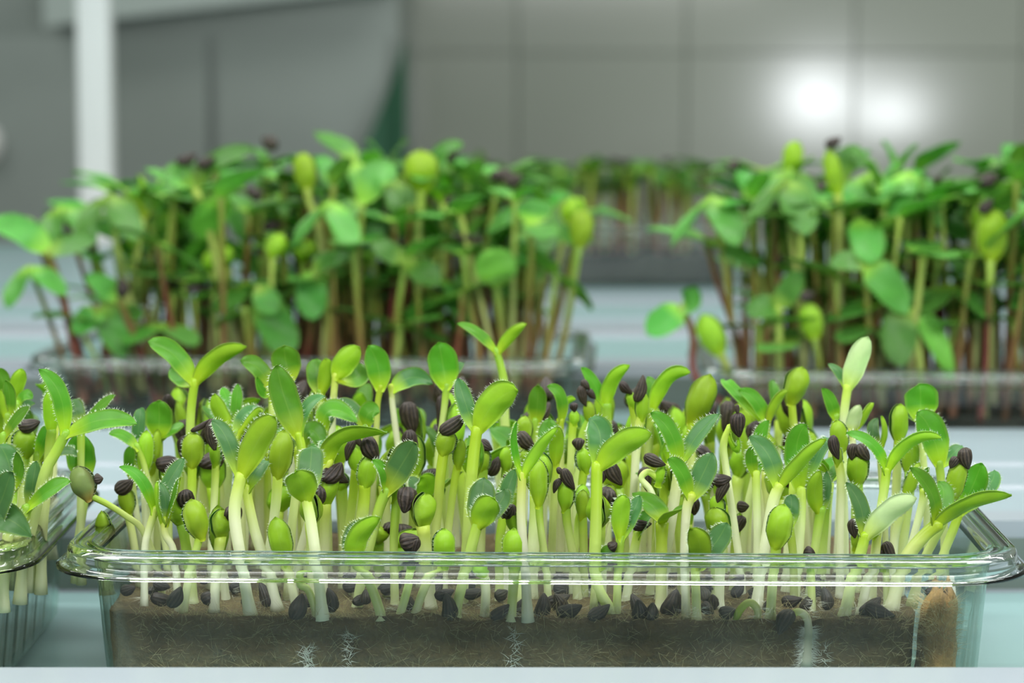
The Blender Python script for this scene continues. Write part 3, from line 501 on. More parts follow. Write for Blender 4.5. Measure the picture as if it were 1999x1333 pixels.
['sprout with thick green head gripping two split hull halves, left of right arching pair',[75,38,9.5],[[0,0,0],[0,0,8.6],[0.1,0,16.2],[0.2,0,20.7],[-0,0,25.2]],[1.23,1.45],[],[[[-0.8,-1.5,33.8],[-1.4,-1.5,30.2],2.5],[[-0.1,-1.5,33.6],[2.4,-1.5,30.2],3.3]],[[0.4,0,32.4],4.5],'front'],
['sprout on the right with two slim leaves arching apart, the right one long and yellow',[76.4,26,9.3],[[0,0,0],[1.6,0,17.5],[2.8,0,26.3],[3.2,0,30.2]],[1.09,1.03],[[[0.2,-0.5,35],[-5.7,-1,38],3.5,42,'u'],[[7.8,-0.5,35.7],[14.5,-1,37.1],3.7,42,'l']],[],None,'front'],
['sprout with big broad green blade slanting up left, near the right end of the tray',[96.1,46,9.5],[[0,0,0],[-0.3,0,10.7],[-1.1,0,20.5],[-1.4,0,25],[-1.9,0,28.5]],[0.97,1],[[[-3.7,-0.5,35],[-7.2,-1,39.5],6.7,12,'u'],[[1.7,2.5,29.7],[4,5,31.2],3.3,40,'b']],[],None,'front'],
['sprout with round upright leaf in the back row at the right end',[95.1,62,9.5],[[0,0,0],[-0.6,0,15.3],[-1.9,0,29.5],[-2.2,0,33.1],[-2.5,0,36.4]],[0.93,0.93],[[[-2.5,-0.5,40.6],[-3,-1,43.9],7.7,6,'u'],[[-4.4,1,36.9],[-3.4,2,38.4],2.6,45,'b']],[],None,'front'],
['sprout with tall pale-edged bud left of the round back leaf',[86.2,56,9.5],[[0,0,0],[0.2,0,14],[0.5,0,26.9],[0.6,0,29.7],[0.7,0,32.1]],[1.11,1.15],[],[],[[0.6,0,40.1],4.1],'front'],
['sprout with dark upright bud under the right arching pair yellow leaf',[87,50,9.5],[[0,0,0],[0.3,0,8.7],[1,0,16.3],[1.4,0,20.9],[1.5,0,25.6]],[1.14,1.26],[],[],[[1.4,0,33.6],3.9],'front'],
['sprout with thin forked leaflets beside the small pale leaflet',[84,52,9.5],[[0,0,0],[-0.5,0,13.1],[-1.6,0,25.2],[-1.9,0,28.7],[-2.1,0,31.5]],[0.76,0.76],[[[-3.4,1.2,34.1],[-2.1,2.5,36.9],2.7,40,'b'],[[-0.9,-0.5,34.1],[-1.9,-1,37.9],2.5,50,'u']],[],None,'front'],
['thick leaning yellow stem with long leaves sprawling left and right above the right corner',[79.5,18,9.5],[[0,0,0],[2.8,0,11.1],[6.5,0,16.6],[9.9,0,19.6]],[1.55,1.55],[[[8,-1.5,26.1],[3.1,-3,32],4.5,35,'u'],[[15.8,-1,23.8],[24.7,-2,26],5.1,48,'l'],[[11.3,2.5,24.3],[10.6,5,27.7],4.4,15,'u']],[],None,'front'],
['thick pale leaning sprout behind the right end spreading leaves',[85.3,26,9.5],[[0,0,0],[2.4,0,9.7],[4.3,0,13.9],[6.4,0,18.4],[7.9,0,23.2]],[1.09,1],[],[[[9.1,-1.5,32.7],[7.5,-1.5,30.3],2],[[10.4,-1.5,34.7],[11.4,-1.5,30.1],3.3]],[[10.4,0,32.5],4],'front'],
['outermost right sprout with upright round green leaf backed by a bluish one',[90.4,32,9.5],[[0,0,0],[2.3,0,9.2],[4.4,0,15],[6.3,0,20.4]],[1.1,1.02],[[[8.7,-0.5,25.6],[10.3,-1,30.5],5.6,8,'u'],[[12.5,3,24.4],[14.4,6,27.7],3.8,20,'b']],[],None,'front'],
['pale sprout with narrow folded leaves inside the right end, left of the spreading leaves',[83.8,34,9.5],[[0,0,0],[1.6,0,8.1],[3.2,0,14.2],[4.9,0,21.4],[5.1,0,24.1]],[0.95,0.89],[[[5.2,-0.5,26],[5.9,-1,29.2],2.6,40,'u']],[],None,'front'],
['sprout with slanted green bud and fat yellow stalk right of the right arching pair',[83.6,42,9.5],[[0,0,0],[0.3,0,7.5],[0.7,0,13.2],[2.8,0,21.6]],[0.97,1.08],[],[],[[5.7,0,28.9],2.9],'front'],
['low sprout at right front rim with slim bluish leaf and pale leaf reaching right',[69.2,14,9.5],[[0,0,0],[1.5,0,7.6],[3.5,0,14.6],[4.3,0,18.2]],[1.28,1.17],[[[3.3,1,23.6],[0.4,2,28.7],3.8,25,'b'],[[9.2,-1,23.1],[14.5,-2,26.1],4.9,18,'l']],[],None,'front'],
['yellow-green stalk leaning right behind the pale green low pair, rooted at the front',[73.2,17,9.5],[[0,0,0],[1,0,5.9],[2.8,0,12.4],[3.2,0,17.9]],[1.07,0.96],[],[],[[4.8,0,23.8],2.1],'front'],
['sprout with the biggest glossy oblong bud, at the front rim on the right',[53.8,13,9.5],[[0,0,0],[0.4,0,7.8],[0.9,0,13.7],[1.1,0,16.2]],[1.01,1.17],[],[],[[2.6,0,24.8],5.3],'front'],
['sprout with bluish leaf edge rising just behind the big front bud',[60.3,26,9.5],[[0,0,0],[-0.1,0,4],[-0.4,0,11.8],[-1.4,0,18.4]],[0.87,0.98],[[[-0.7,1.2,21.5],[-0.8,2.5,24],3.4,15,'b']],[],None,'front'],
['sprout with narrow bud splitting open on its right side, right of the big front bud',[63.9,30,9.5],[[0,0,0],[0.9,0,9.6],[1.7,0,15.9],[2.5,0,20.8]],[0.99,1.06],[[[0.8,-1,24.5],[1.9,-2,29.3],3.5,20,'l'],[[3.5,1,24.2],[3.7,2,28.5],2.4,50,'b']],[],None,'front'],
['tiny seedling bent in a bright green hook just above the mat at the front right',[51,12.2,9.5],[[0,0,0],[0,0,2.6],[-1.6,0,4.1],[-3.5,0,2.6],[-4.9,0,-0.5]],[0.8,0.91],[],[],None,'front'],
['seedling with white arched stem, furry white root and dark hull behind the front plastic',[61.1,10.8,0.4],[[0,0,0],[0.4,0,7.6],[-0.2,0,10.6],[-2,0,11.5],[-3.4,0,10.2]],[1.06,0.75],[],[[[-3.3,-1.5,12.2],[-5.9,-1.5,7.1],3.8]],None,'front'],
['short sprout with round ridged hull on dark green neck behind pale green low pair',[72,24,9.5],[[0,0,0],[0.6,0,7.7],[1,0,11],[0.9,0,14.3]],[0.75,0.75],[],[[[0.2,-1.5,19.9],[0.6,-1.5,15.7],2.4]],[[0.7,0,17],1.7],'front'],
['short sprout just above the right front rim with silvery ridged hull halves',[79.2,20,9.5],[[0,0,0],[-0.3,0,7.4],[-0.4,0,10.3],[-0.6,0,11.6]],[0.75,0.75],[],[[[-0.9,-1.5,15.6],[1.4,-1.5,11.2],2.8],[[-1.7,-1.5,14.1],[-2.5,-1.5,11.7],1.9]],[[-0.3,0,13.3],1.5],'front'],
['short sprout with open-mouthed dark hull at front rim, right of big front bud',[63.4,20,9.5],[[0,0,0],[-0.1,0,3],[-0.4,0,8.5],[-0.6,0,11.3]],[0.86,0.97],[],[[[-2.2,-1.5,13.2],[0.4,-1.5,12.7],3.7]],None,'front'],
['sprout with two dark hulls stacked on its head, left of the plain stem',[44.2,34,9.5],[[0,0,0],[0.1,0,4.5],[0.2,0,12.4],[0.3,0,18.7]],[1.33,1.44],[],[[[-0.9,-1.5,26.2],[3,-1.5,27],2.9],[[2.2,-1.5,26.2],[0,-1.5,21.5],2.4]],[[0.1,0,23.2],3.3],'front'],
['sprout with two hulls one over the other, the lower speckled, right of stacked hulls',[48.7,42,9.5],[[0,0,0],[0.1,0,4],[0.2,0,9.8],[0.7,0,14.1]],[0.9,0.97],[],[[[0.5,-1.5,19.4],[3.2,-1.5,19.4],2.7],[[2.1,-1.5,17.1],[-0.8,-1.5,12.3],2.9]],[[1.3,0,17.8],1.8],'front'],
['sprout at front rim right of middle with short pointed twin leaves, one dark',[21.9,16,9.5],[[0,0,0],[0.1,0,2.8],[0.3,0,10.4],[0.8,0,17.5]],[0.91,0.96],[[[0.8,-1,22.6],[1.8,-2,26.3],3.8,15,'l'],[[3.3,1,21.7],[4.9,2,25.6],3.4,40,'b']],[],None,'front'],
['sprout with dark sideways hull under a small leaf, between pointed twin leaf and hooked neck',[24.6,30,9.5],[[0,0,0],[0.3,0,3.1],[1.3,0,9.9],[2.4,0,15.4]],[1.1,0.99],[[[3.5,-0.5,18],[5.3,-1,19.2],3.7,40,'u']],[[[0.5,-1.5,17.5],[5.3,-1.5,17.7],2.6]],None,'front'],
['sprout with light green oblong bud above the front rim in the tray middle',[-0.2,13,9.5],[[0,0,0],[0.2,0,3.5],[0.6,0,8.9],[0.8,0,12.1]],[1.06,1.17],[],[],[[0.5,0,19.7],4.9],'front'],
['sprout with short wrinkled bud at the front rim, left of the light front bud',[-20.7,15,9.3],[[0,0,0],[2.8,0,7.6],[5.6,0,10.8],[6.5,0,12.5]],[0.91,0.96],[],[],[[6.5,0,19.5],4.5],'front'],
['short sprout with ragged black hull at the front rim, left of the tiny ribbed bud',[-23.7,15,9.3],[[0,0,0],[2.1,0,7.6],[2.7,0,12.5]],[0.91,0.91],[],[[[0.4,-1.5,16.5],[4.4,-1.5,17.6],4.1],[[3.8,-1.5,17.8],[2.7,-1.5,13.8],2.8]],[[2.7,0,14.3],2.4],'front'],
['sprout with one folded leaf pointing up right over the front rim left of middle',[-27.4,14,9.5],[[0,0,0],[-0.3,0,2.2],[-2.2,0,7.6],[-4.5,0,11.4],[-5.4,0,13.2]],[1.17,1.07],[[[-4.6,-1,17.5],[0.1,-2,22.1],4.7,30,'l'],[[-5.7,1.5,17.1],[-2,3,20.6],4.5,45,'b']],[],None,'front'],
['short sprout with rounded green bud nodding left, left of broad and midrib pair',[-45.5,20,9.5],[[0,0,0],[-0.4,0,3],[-1.4,0,7.4],[-2.4,0,12]],[0.97,1.08],[],[],[[-4.2,0,20.8],4.7],'front'],
['small sprout with green bud in the shade behind the stem of the great front leaf',[15.6,32,9.5],[[0,0,0],[-0,0,2.7],[-0.2,0,12.8],[-0.4,0,19]],[0.94,0.99],[],[],[[-0.3,0,24.6],3.1],'front'],
['stubby sprout at the rim with single dark leaf tilted right under a hull',[17,16,9.5],[[0,0,0],[0.2,0,3.9],[0.7,0,9.4],[1.5,0,11.7]],[0.86,0.96],[[[2.8,-0.5,13.3],[4.4,-1,14.4],3.9,35,'u']],[[[3.1,-1.5,15.1],[4.9,-1.5,16.2],2.4]],None,'front'],
['sprout still below rim height, pale bud seen through plastic left of slim Y',[-5.8,16,9.3],[[0,0,0],[0.3,0,6.3],[-0.5,0,9]],[0.96,1.18],[],[],[[-1.4,0,12.8],3.6],'front'],
['small yellow-green seedling curled over behind the plastic, right of the white leaning stem',[-40.9,15,9.5],[[0,0,0],[-0.6,0,3],[-1.8,0,6.3],[-3.3,0,7.2],[-3.1,0,9.3],[-0.7,0,9.6]],[0.8,0.91],[],[],None,'front'],
['left tray sprout with two long leaves in a V, one reaching right',[-106,30,9.5],[[0,0,0],[1,0,9.5],[3.3,0,17.9],[5.9,0,28.2],[8.5,0,33.1],[10.8,0,37.3]],[1.27,1.21],[[[9.5,-0.5,45.3],[5.3,-1,50.9],4.2,30,'u'],[[18.5,-0.5,39.9],[26,-1,39.1],4.6,30,'u']],[],None,'left'],
['sprout in the left tray with upright oval leaf just left of the big left V',[-103.4,40,9.5],[[0,0,0],[0.6,0,13],[1.9,0,25.1],[2.6,0,32.5],[3.1,0,36.3]],[1.17,1.17],[[[3.1,-0.5,41.1],[3.1,-1,45.1],3.5,10,'l']],[],None,'left'],
['sprout in the left tray with thin leaf pointing up right behind the big left V',[-96.3,50,9.5],[[0,0,0],[0.1,0,12.2],[0.3,0,23.4],[0.5,0,31],[0.6,0,36.1]],[0.96,0.9],[[[4.3,-0.5,39.2],[8.5,-1,42.9],3.1,40,'u'],[[-0.8,1.2,39.6],[-1.6,2.5,41.2],3.7,50,'b']],[],None,'left'],
['left tray sprout with big dark rounded leaf in shade under the big left V',[-97.8,52,9.5],[[0,0,0],[0.6,0,9],[1.9,0,17],[2.6,0,21.6],[3,0,24.6]],[1.05,1.05],[[[1.6,-0.5,29.2],[2.1,-1,33.9],6.4,10,'u']],[],None,'left'],
['sprout in the left tray with yellow tipped leaf leaning right above a dark hull',[-113.4,36,9.5],[[0,0,0],[0.7,0,13.4],[2.4,0,25.7],[3.1,0,31.6],[3.5,0,36]],[0.93,0.93],[[[6.3,-0.5,39],[9.5,-1,42.1],2.9,30,'u']],[],None,'left'],
['sprout in the left tray with hairy broad leaf at the left picture edge',[-108,22,9.5],[[0,0,0],[0.5,0,8.8],[1.5,0,16.5],[2.2,0,22.3],[2.6,0,26.9]],[1.28,1.28],[[[1.8,1.2,31.3],[-0.6,2.5,35.4],5.9,25,'b'],[[4.5,-0.5,30.7],[3.8,-1,34.5],4.2,35,'u']],[],None,'left'],
['left tray sprout with fuzzy blue-green leaf hanging over the rim at the left edge',[-112.1,6,9.5],[[0,0,0],[0.7,0,5],[2.4,0,13.5],[4.2,0,19.9]],[1.05,1.05],[[[8,-3,23.6],[15,-6,20.2],6.7,20,'b'],[[8,-2.5,26.7],[11.2,-5,33.4],6.5,20,'b']],[],None,'left'],
['sprout in the left tray with bluish upright blade below the big left V',[-105.8,30,9.5],[[0,0,0],[0.5,0,8],[1.6,0,15],[2.1,0,18.5],[2.6,0,21.7]],[1.01,1.01],[[[3,1.2,26.2],[3.5,2.5,30.7],3.5,15,'b']],[],None,'left'],
['left tray sprout with low leaf slanted up right, beside the wilted leaning sprout',[-108.6,24,9.5],[[0,0,0],[1.2,0,8.9],[4,0,16.7],[4.9,0,19.6],[5.8,0,22.2]],[1.14,1.14],[[[10.8,-0.5,25.7],[15.4,-1,27.7],4.1,40,'u']],[],None,'left'],
['sprout in the left tray with plump bud under a dark curled hull',[-107.8,44,9.5],[[0,0,0],[0.1,0,12],[0.4,0,22.9],[0.5,0,26.8],[0.5,0,30.4]],[1.33,1.4],[],[[[-0.2,-1.5,36.6],[4.5,-1.5,37.8],3.3]],[[0.9,0,36.4],5.3],'left'],
['blurry sprout with two pale leaves at the back of the left tray',[-113.6,66,9.5],[[0,0,0],[-0.3,0,16.4],[-1.1,0,31.7],[-1.3,0,36.4],[-1.4,0,40.1]],[1.08,1.08],[[[-2.6,-0.5,43.9],[-3.6,-1,47],3.7,25,'u'],[[0.8,-0.5,43.5],[2,-1,46.9],3.6,20,'l']],[],None,'left'],
['sprout in the left tray with dark upright blade at the picture edge',[-113.4,54,9.5],[[0,0,0],[0.2,0,14.9],[0.5,0,28.9],[0.6,0,33.4],[0.6,0,38]],[0.99,0.99],[[[1.3,-0.5,41.7],[0.6,-1,45.7],3,20,'u'],[[-0.7,-0.5,40.5],[-0.5,-1,43.6],2.4,40,'l']],[],None,'left'],
['blurry sprout with short dark leaf pointing right at the back of the left tray',[-112.1,62,9.5],[[0,0,0],[-0.1,0,15.9],[-0.3,0,30.7],[-0.3,0,35.4],[-0.1,0,39.4]],[1.01,1.01],[[[1.6,-0.5,41],[3.6,-1,40.4],3,35,'u'],[[0.6,1.2,38.6],[3.4,2.5,39],3.3,50,'b']],[],None,'left'],
['sprout in the left tray with mid-green leaf tilted right beside the plump hull bud',[-105.9,42,9.5],[[0,0,0],[0.5,0,12.1],[1.5,0,23.2],[1.9,0,27.7],[2.1,0,30.7]],[1.12,1.12],[[[3.9,-0.5,34.3],[6.1,-1,36.5],4.4,30,'u'],[[7.7,1.2,31.1],[10.1,2.5,29.9],2.7,50,'b']],[],None,'left']]
CROWD = [
['sprout with side-hulled bud right behind the great front leaf',-10.2,66.9,37.5,2,3.69,0.9,'front'],
['sprout with hull-capped bud left of the pale back dome',-1.2,73.3,27.8,1,0.57,1.05,'front'],
['sprout with closed bud right behind the back spoon bud',70.3,103.8,34,0,0.09,0.98,'front'],
['sprout with two spread leaves right behind the great front leaf',-8.5,56.1,30.8,3,3.14,1.02,'front'],
['sprout with narrow upright leaves right behind the great front leaf',-9.5,41.3,32.5,4,4.45,0.93,'front'],
['sprout with hull-capped bud right behind the three small blades',-68.3,85.7,30.7,1,6.02,1.06,'front'],
['sprout with closed bud right behind the left leaning paddle right side',59.4,58.8,32.3,0,3.95,1.04,'front'],
['sprout with hull-capped bud right of the fuzzy edged leaf',-28.4,103.7,27.4,1,0.63,0.86,'front'],
['sprout with closed bud right behind the tall pointed blade',-50,82.6,27.2,0,2.64,0.9,'front'],
['sprout with narrow upright leaves right of the yellow lit leaf',-38,104.4,35.9,4,1.32,0.95,'front'],
['sprout with closed bud right behind the hung hull with dry root',50.9,74.4,26.8,0,1.62,1.04,'front'],
['sprout with side-hulled bud left of the twin of blue leaf',-29,43,14.3,2,1.53,1,'front'],
['sprout with side-hulled bud left of the hull torch',-22.5,57.2,32.1,2,5.44,0.9,'front'],
['sprout with closed bud right of the left leaning back leaf',-55.6,98.7,36.1,0,4.64,1.09,'front'],
['sprout with hull-capped bud right behind the cupped back bud',-49.1,102.5,37,1,0.65,0.86,'front'],
['sprout with narrow upright leaves left of the brown upright hull',67.3,37.7,29.3,4,3.75,0.92,'front'],
['sprout with narrow upright leaves right behind the small back paddle',6,93.6,33.5,4,1.28,0.85,'front'],
['sprout with side-hulled bud right of the hung hull with dry root',56.4,105.2,34,2,0.88,0.86,'front'],
['sprout with closed bud right behind the wide V pair',-76.3,98.8,34.6,0,4,0.97,'front'],
['sprout with side-hulled bud right behind the hooked neck',32,45,24.5,2,4.63,1.08,'front'],
['sprout with hull-capped bud right behind the arched leaf pair at back',33,80,35.8,1,4.3,1.08,'front'],
['sprout with hull-capped bud right behind the glossy big bud',41.2,94.6,32.9,1,3.66,1,'front'],
['sprout with two spread leaves right behind the three small blades',-66.8,74.2,38.4,3,2.44,1.03,'front'],
['sprout with cupped leaf right behind the bent over leaf',-44,79.5,32,5,1.61,0.85,'front'],
['sprout with narrow upright leaves right behind the fuzzy edged leaf',-33.2,77.7,28.1,4,4.14,0.96,'front'],
['sprout with hull-capped bud right behind the round paddle',-13.5,89.3,37.4,1,3.66,0.93,'front'],
['sprout with hull-capped bud right of the glossy big bud',48.2,93.2,34.7,1,1.06,0.96,'front'],
['sprout with narrow upright leaves right behind the hull torch',-16.1,72.9,31.9,4,6.17,0.96,'front'],
['sprout with hull-capped bud right behind the dark blue-green leaf',-32,88,17.7,1,0.16,1.06,'front'],
['sprout with closed bud right behind the back V over dark gap',20.6,89.5,38,0,2.98,0.89,'front'],
['sprout with narrow upright leaves right behind the dark back cap',14.4,84.8,30.6,4,0.55,1.08,'front'],
['sprout with closed bud right behind the glossy big bud',42.1,101.9,31.5,0,4.53,1.05,'front'],
['sprout with hull-capped bud right behind the hull draped stem',-66.4,56.1,27.6,1,0.18,1.05,'front'],
['sprout with closed bud right behind the dark tall bud',-52.7,46.5,22.2,0,3.24,1.03,'front'],
['sprout with side-hulled bud right behind the cupped back bud',-47.3,93.4,38.1,2,1.26,0.98,'front'],
['second sprout with hull-capped bud right behind the round paddle',-16.1,103.1,37.5,1,0.8,0.96,'front'],
['sprout with two spread leaves right behind the tall pointed blade',-49.9,72.2,29.5,3,0.14,0.9,'front'],
['sprout with hull-capped bud left of the slim Y',-1.4,38.8,23.7,1,2.36,0.95,'front'],
['second sprout with hull-capped bud right behind the arched leaf pair at back',33.6,89.8,37.2,1,5.79,0.9,'front'],
['sprout with two spread leaves left of the dark slanted blade',72.7,96.8,27.2,3,1.63,0.87,'front'],
['sprout with hull-capped bud right behind the stacked hulls',47.5,54.4,22.2,1,4.3,0.85,'front'],
['sprout with two spread leaves right behind the curled small leaf',-61.5,62,29.8,3,1.19,0.87,'front'],
['sprout with side-hulled bud right of the rounded green bud',-62.9,19.4,21,2,0.92,0.9,'front'],
['sprout with hull-capped bud left of the wide V pair',-77,79.8,36.5,1,4.64,0.95,'front'],
['sprout with side-hulled bud left of the left leaning paddle right side',56.8,89,34.7,2,2.54,1,'front'],
['sprout with narrow upright leaves right behind the tall lone V',-2.3,105.4,36,4,4.68,1.04,'front'],
['sprout with two spread leaves left of the left leaning paddle right side',57.3,96.1,34.5,3,2.55,1.03,'front'],
['sprout with side-hulled bud right of the left leaning paddle right side',64.6,76.6,29.9,2,3.35,0.95,'front'],
['sprout with side-hulled bud left of the tall torch hull',27.6,85.3,30.2,2,4.64,0.91,'front'],
['sprout with side-hulled bud right behind the left leaning paddle right side',58.7,66.1,32.1,2,6.25,1.01,'front'],
['sprout with closed bud right of the bright forked leaves',44,22.9,21.5,0,5.84,0.89,'front'],
['sprout with side-hulled bud right behind the three small blades',-70.1,102,31,2,2.3,0.92,'front'],
['sprout with side-hulled bud right of the back spoon bud',69.8,90.3,25.3,2,2.86,0.9,'front'],
['sprout with side-hulled bud right behind the broad and midrib pair',-42.8,26.4,24.4,2,2.26,0.92,'front'],
['sprout with hull-capped bud right behind the small back hook',10.9,73.6,35.3,1,6.15,1.08,'front'],
['sprout with closed bud right of the fuzzy edged leaf',-26.8,83.8,28.4,0,5.08,1.01,'front'],
['sprout with two spread leaves right behind the crowned hull cluster',20.4,106,29.7,3,5.78,0.96,'front'],
['second sprout with hull-capped bud right behind the three small blades',-66.4,67.3,31.8,1,4.87,0.87,'front'],
['sprout with two spread leaves right behind the small dark fork',-18.9,51.3,23.6,3,3.39,1.06,'front'],
['sprout with two spread leaves left of the pale back dome',-0.6,65.5,32.9,3,5.05,0.87,'front'],
['sprout with closed bud right behind the tall torch hull',33,97.8,26.6,0,4.68,1.01,'front'],
['sprout with two spread leaves right behind the hairy forked pair',37.2,51.9,25.2,3,3.1,0.98,'front'],
['sprout with closed bud right behind the arched leaf pair at back',33.7,106.2,30.4,0,2.67,0.92,'front'],
['sprout with hull-capped bud left of the brown upright hull',71.5,75.8,20.6,1,2.33,1.05,'front'],
['sprout with narrow upright leaves left of the hooked fuzzy leaf',-56.1,86.1,25.5,4,5.16,0.87,'front'],
['sprout with closed bud right behind the dark blue-green leaf',-27.7,51.7,28.8,0,4.59,0.93,'front'],
['sprout with side-hulled bud right of the twin of blue leaf',-17.2,22.6,24.7,2,4.06,1.04,'front'],
['sprout with hull-capped bud right behind the hairy forked pair',41,76.1,25.4,1,2.15,1.01,'front'],
['sprout with side-hulled bud right of the curled small leaf',-60.1,104.6,27.3,2,3.52,0.99,'front'],
['sprout with narrow upright leaves left of the hairy forked pair',35.3,60.2,32.4,4,2.57,0.96,'front'],
['sprout with closed bud left of the tall torch hull',26.8,101.3,23.3,0,1.93,1.03,'front'],
['sprout with hull-capped bud right behind the back V over dark gap',21.6,96.5,33.2,1,5.82,1.02,'front'],
['sprout with hull-capped bud left of the long oval bud',1.7,20.1,21.5,1,5.04,0.87,'front'],
['sprout with closed bud right behind the slim Y',4.3,33,31.4,0,2.9,1.04,'front'],
['sprout with side-hulled bud right of the flat side leaf',-24.3,75.9,35.7,2,5.31,1.02,'front'],
['sprout with two spread leaves right behind the bent over leaf',-43.2,56.1,30,3,1.48,0.97,'front'],
['sprout with side-hulled bud left of the fuzzy edged leaf',-39,88.7,26.4,2,3.41,1.05,'front'],
['sprout with side-hulled bud right behind the pointed vertical leaf',62.7,49.1,25.2,2,0.25,0.95,'front'],
['sprout with closed bud left of the hull torch',-19.3,92.7,30.5,0,2.18,0.9,'front'],
['sprout with side-hulled bud right behind the twin of blue leaf',-26.6,35.6,13.9,2,3.55,1.05,'front'],
['sprout with two spread leaves right behind the left leaning back leaf',-56.1,69,34.6,3,0.14,0.95,'front'],
['sprout with two spread leaves right of the flat side leaf',-26.2,97.2,32.9,3,1.17,0.97,'front'],
['sprout with cupped leaf right behind the dark back cap',14.5,102.9,30.2,5,4.84,1.01,'front'],
['sprout with hull-capped bud left of the hull torch',-19.4,81.2,28.8,1,2.1,1.04,'front'],
['sprout with closed bud right behind the slanted brown hull',28.5,72.7,36.3,0,2.37,1.02,'front'],
['sprout with hull-capped bud right of the curled small leaf',-58.7,78.6,31,1,5.86,1.1,'front'],
['sprout with two spread leaves left of the brown upright hull',70.1,51.4,29.1,3,0.92,0.89,'front'],
['second sprout with closed bud right of the bright forked leaves',47.7,82,19.8,0,0.75,0.87,'front'],
['sprout with two spread leaves left of the left leaning back leaf',-61.7,92.2,34.5,3,2.63,0.95,'front'],
['sprout with side-hulled bud right behind the swollen head with strips',-74.1,73.1,31.3,2,5.85,0.89,'front'],
['sprout with two spread leaves right behind the fuzzy edged leaf',-35.7,95.4,29.2,3,2.86,1.08,'front'],
['sprout with hull-capped bud right behind the crowned hull cluster',19.8,79.8,30.5,1,2.52,1.01,'front'],
['second sprout with side-hulled bud right of the left leaning paddle right side',64.6,97.5,25.8,2,3.35,0.88,'front'],
['sprout with side-hulled bud right behind the bright forked leaves',41,43.4,19.1,2,0.81,0.87,'front'],
['sprout with two spread leaves right of the great front leaf',-2.9,98.3,30.6,3,1.62,0.94,'front'],
['sprout with side-hulled bud right behind the rounded green bud',-68.1,26.5,23.8,2,0.71,0.88,'front'],
['sprout with hull-capped bud right behind the small back paddle',6,104.8,37.3,1,1.45,1.04,'front'],
['sprout with side-hulled bud left of the torch companion bud',-15.6,60.2,22.4,2,6.11,0.99,'front'],
['sprout with narrow upright leaves left of the back spoon bud',63.7,104.8,37.8,4,5.87,0.86,'front'],
['sprout with side-hulled bud right behind the wide V pair',-74.1,91.5,34.5,2,4.76,1.05,'front'],
['second sprout with hull-capped bud right behind the glossy big bud',41,87.2,29.9,1,1.8,1,'front'],
['sprout with closed bud right behind the small back paddle',7.3,85.4,32.3,0,1.4,0.87,'front'],
['sprout with narrow upright leaves right behind the long bluish leaf',59.9,37.2,31.8,4,1.02,0.98,'front'],
['sprout with cupped leaf right of the broad right leaf pair',25.5,47.6,27.7,5,3.23,0.94,'front'],
['sprout with two spread leaves left of the bright forked leaves',31.5,21.3,24.2,3,5.49,0.99,'front'],
['sprout with hull-capped bud right behind the long arching leaf',-41,34.1,27.9,1,0.44,0.86,'front'],
['second sprout with hull-capped bud right behind the dark blue-green leaf',-30,58.5,24.7,1,2.26,0.91,'front'],
['second sprout with side-hulled bud right of the back spoon bud',69.9,83.4,36.8,2,6.02,1.07,'front'],
['sprout with hull-capped bud right behind the hung hull with dry root',51.2,101.1,31,1,1.96,1.04,'front'],
['sprout with cupped leaf right behind the great front leaf',-8.6,78.4,27.5,5,1.27,1,'front'],
['second sprout with side-hulled bud right behind the swollen head with strips',-73.6,57.8,30.6,2,5.38,0.94,'front'],
['sprout with cupped leaf right behind the small back paddle',5.2,69,36.7,5,1.8,1.04,'front'],
['sprout with closed bud right of the bent over leaf',-39,70.7,32.1,0,0.83,1,'front'],
['sprout with side-hulled bud right behind the broad right leaf pair',18.8,22.7,24.7,2,2.01,1.03,'front'],
['second sprout with closed bud right behind the wide V pair',-78.5,105.8,36.4,0,5.19,1.09,'front'],
['sprout with closed bud right behind the hairy forked pair',37.3,37,29.5,0,1.19,0.93,'front'],
['second sprout with side-hulled bud left of the left leaning paddle right side',56.9,82.1,34.3,2,3.64,0.98,'front'],
['sprout with closed bud right behind the dark back cap',13.6,95.6,26.2,0,4.32,1.06,'front'],
['sprout with narrow upright leaves left of the left back leaves',-143.4,101.9,40.3,4,3.4,1.02,'left'],
['sprout with two spread leaves left of the left yellow tip',-134.5,96.5,28.4,3,0.27,1.26,'left'],
['sprout with side-hulled bud left of the left lowest leaf',-135.1,17.8,32.5,2,2.72,1.18,'left'],
['sprout with closed bud left of the left lowest leaf',-122.4,19.2,35,0,2.77,1.24,'left'],
['second sprout with two spread leaves left of the left yellow tip',-139,88.1,30.9,3,4.98,1,'left'],
['sprout with narrow upright leaves left of the left yellow tip',-126.7,61,37.5,4,4.36,1.07,'left'],
['third sprout with two spread leaves left of the left yellow tip',-141.6,55.8,31.4,3,0.56,1.21,'left'],
['sprout with cupped leaf right of the left back stub',-114.3,93.7,33,5,1.07,1.22,'left'],
['sprout with narrow upright leaves left of the left lowest leaf',-149.8,22,28.7,4,3.81,1.14,'left'],
['sprout with hull-capped bud left of the left yellow tip',-145.2,71,29.4,1,3.73,1.19,'left'],
['sprout with two spread leaves left of the left lowest leaf',-144.2,38.9,29.5,3,0.18,1.26,'left'],
['sprout with narrow upright leaves right behind the left dark blade',-121.4,86.8,34.3,4,5.24,1.25,'left'],
['sprout with narrow upright leaves right of the left back stub',-109.3,81.9,39.9,4,1.71,1.19,'left'],
['fourth sprout with two spread leaves left of the left yellow tip',-143.9,64.1,28.4,3,0.5,1.13,'left'],
['second sprout with hull-capped bud left of the left yellow tip',-122.9,70.1,28.2,1,2.71,1.25,'left'],
['sprout with side-hulled bud left of the left yellow tip',-126.5,48.9,40.5,2,1.29,1,'left'],
['sprout with hull-capped bud left of the left back leaves',-148.8,86.7,39.7,1,0.1,1.17,'left'],
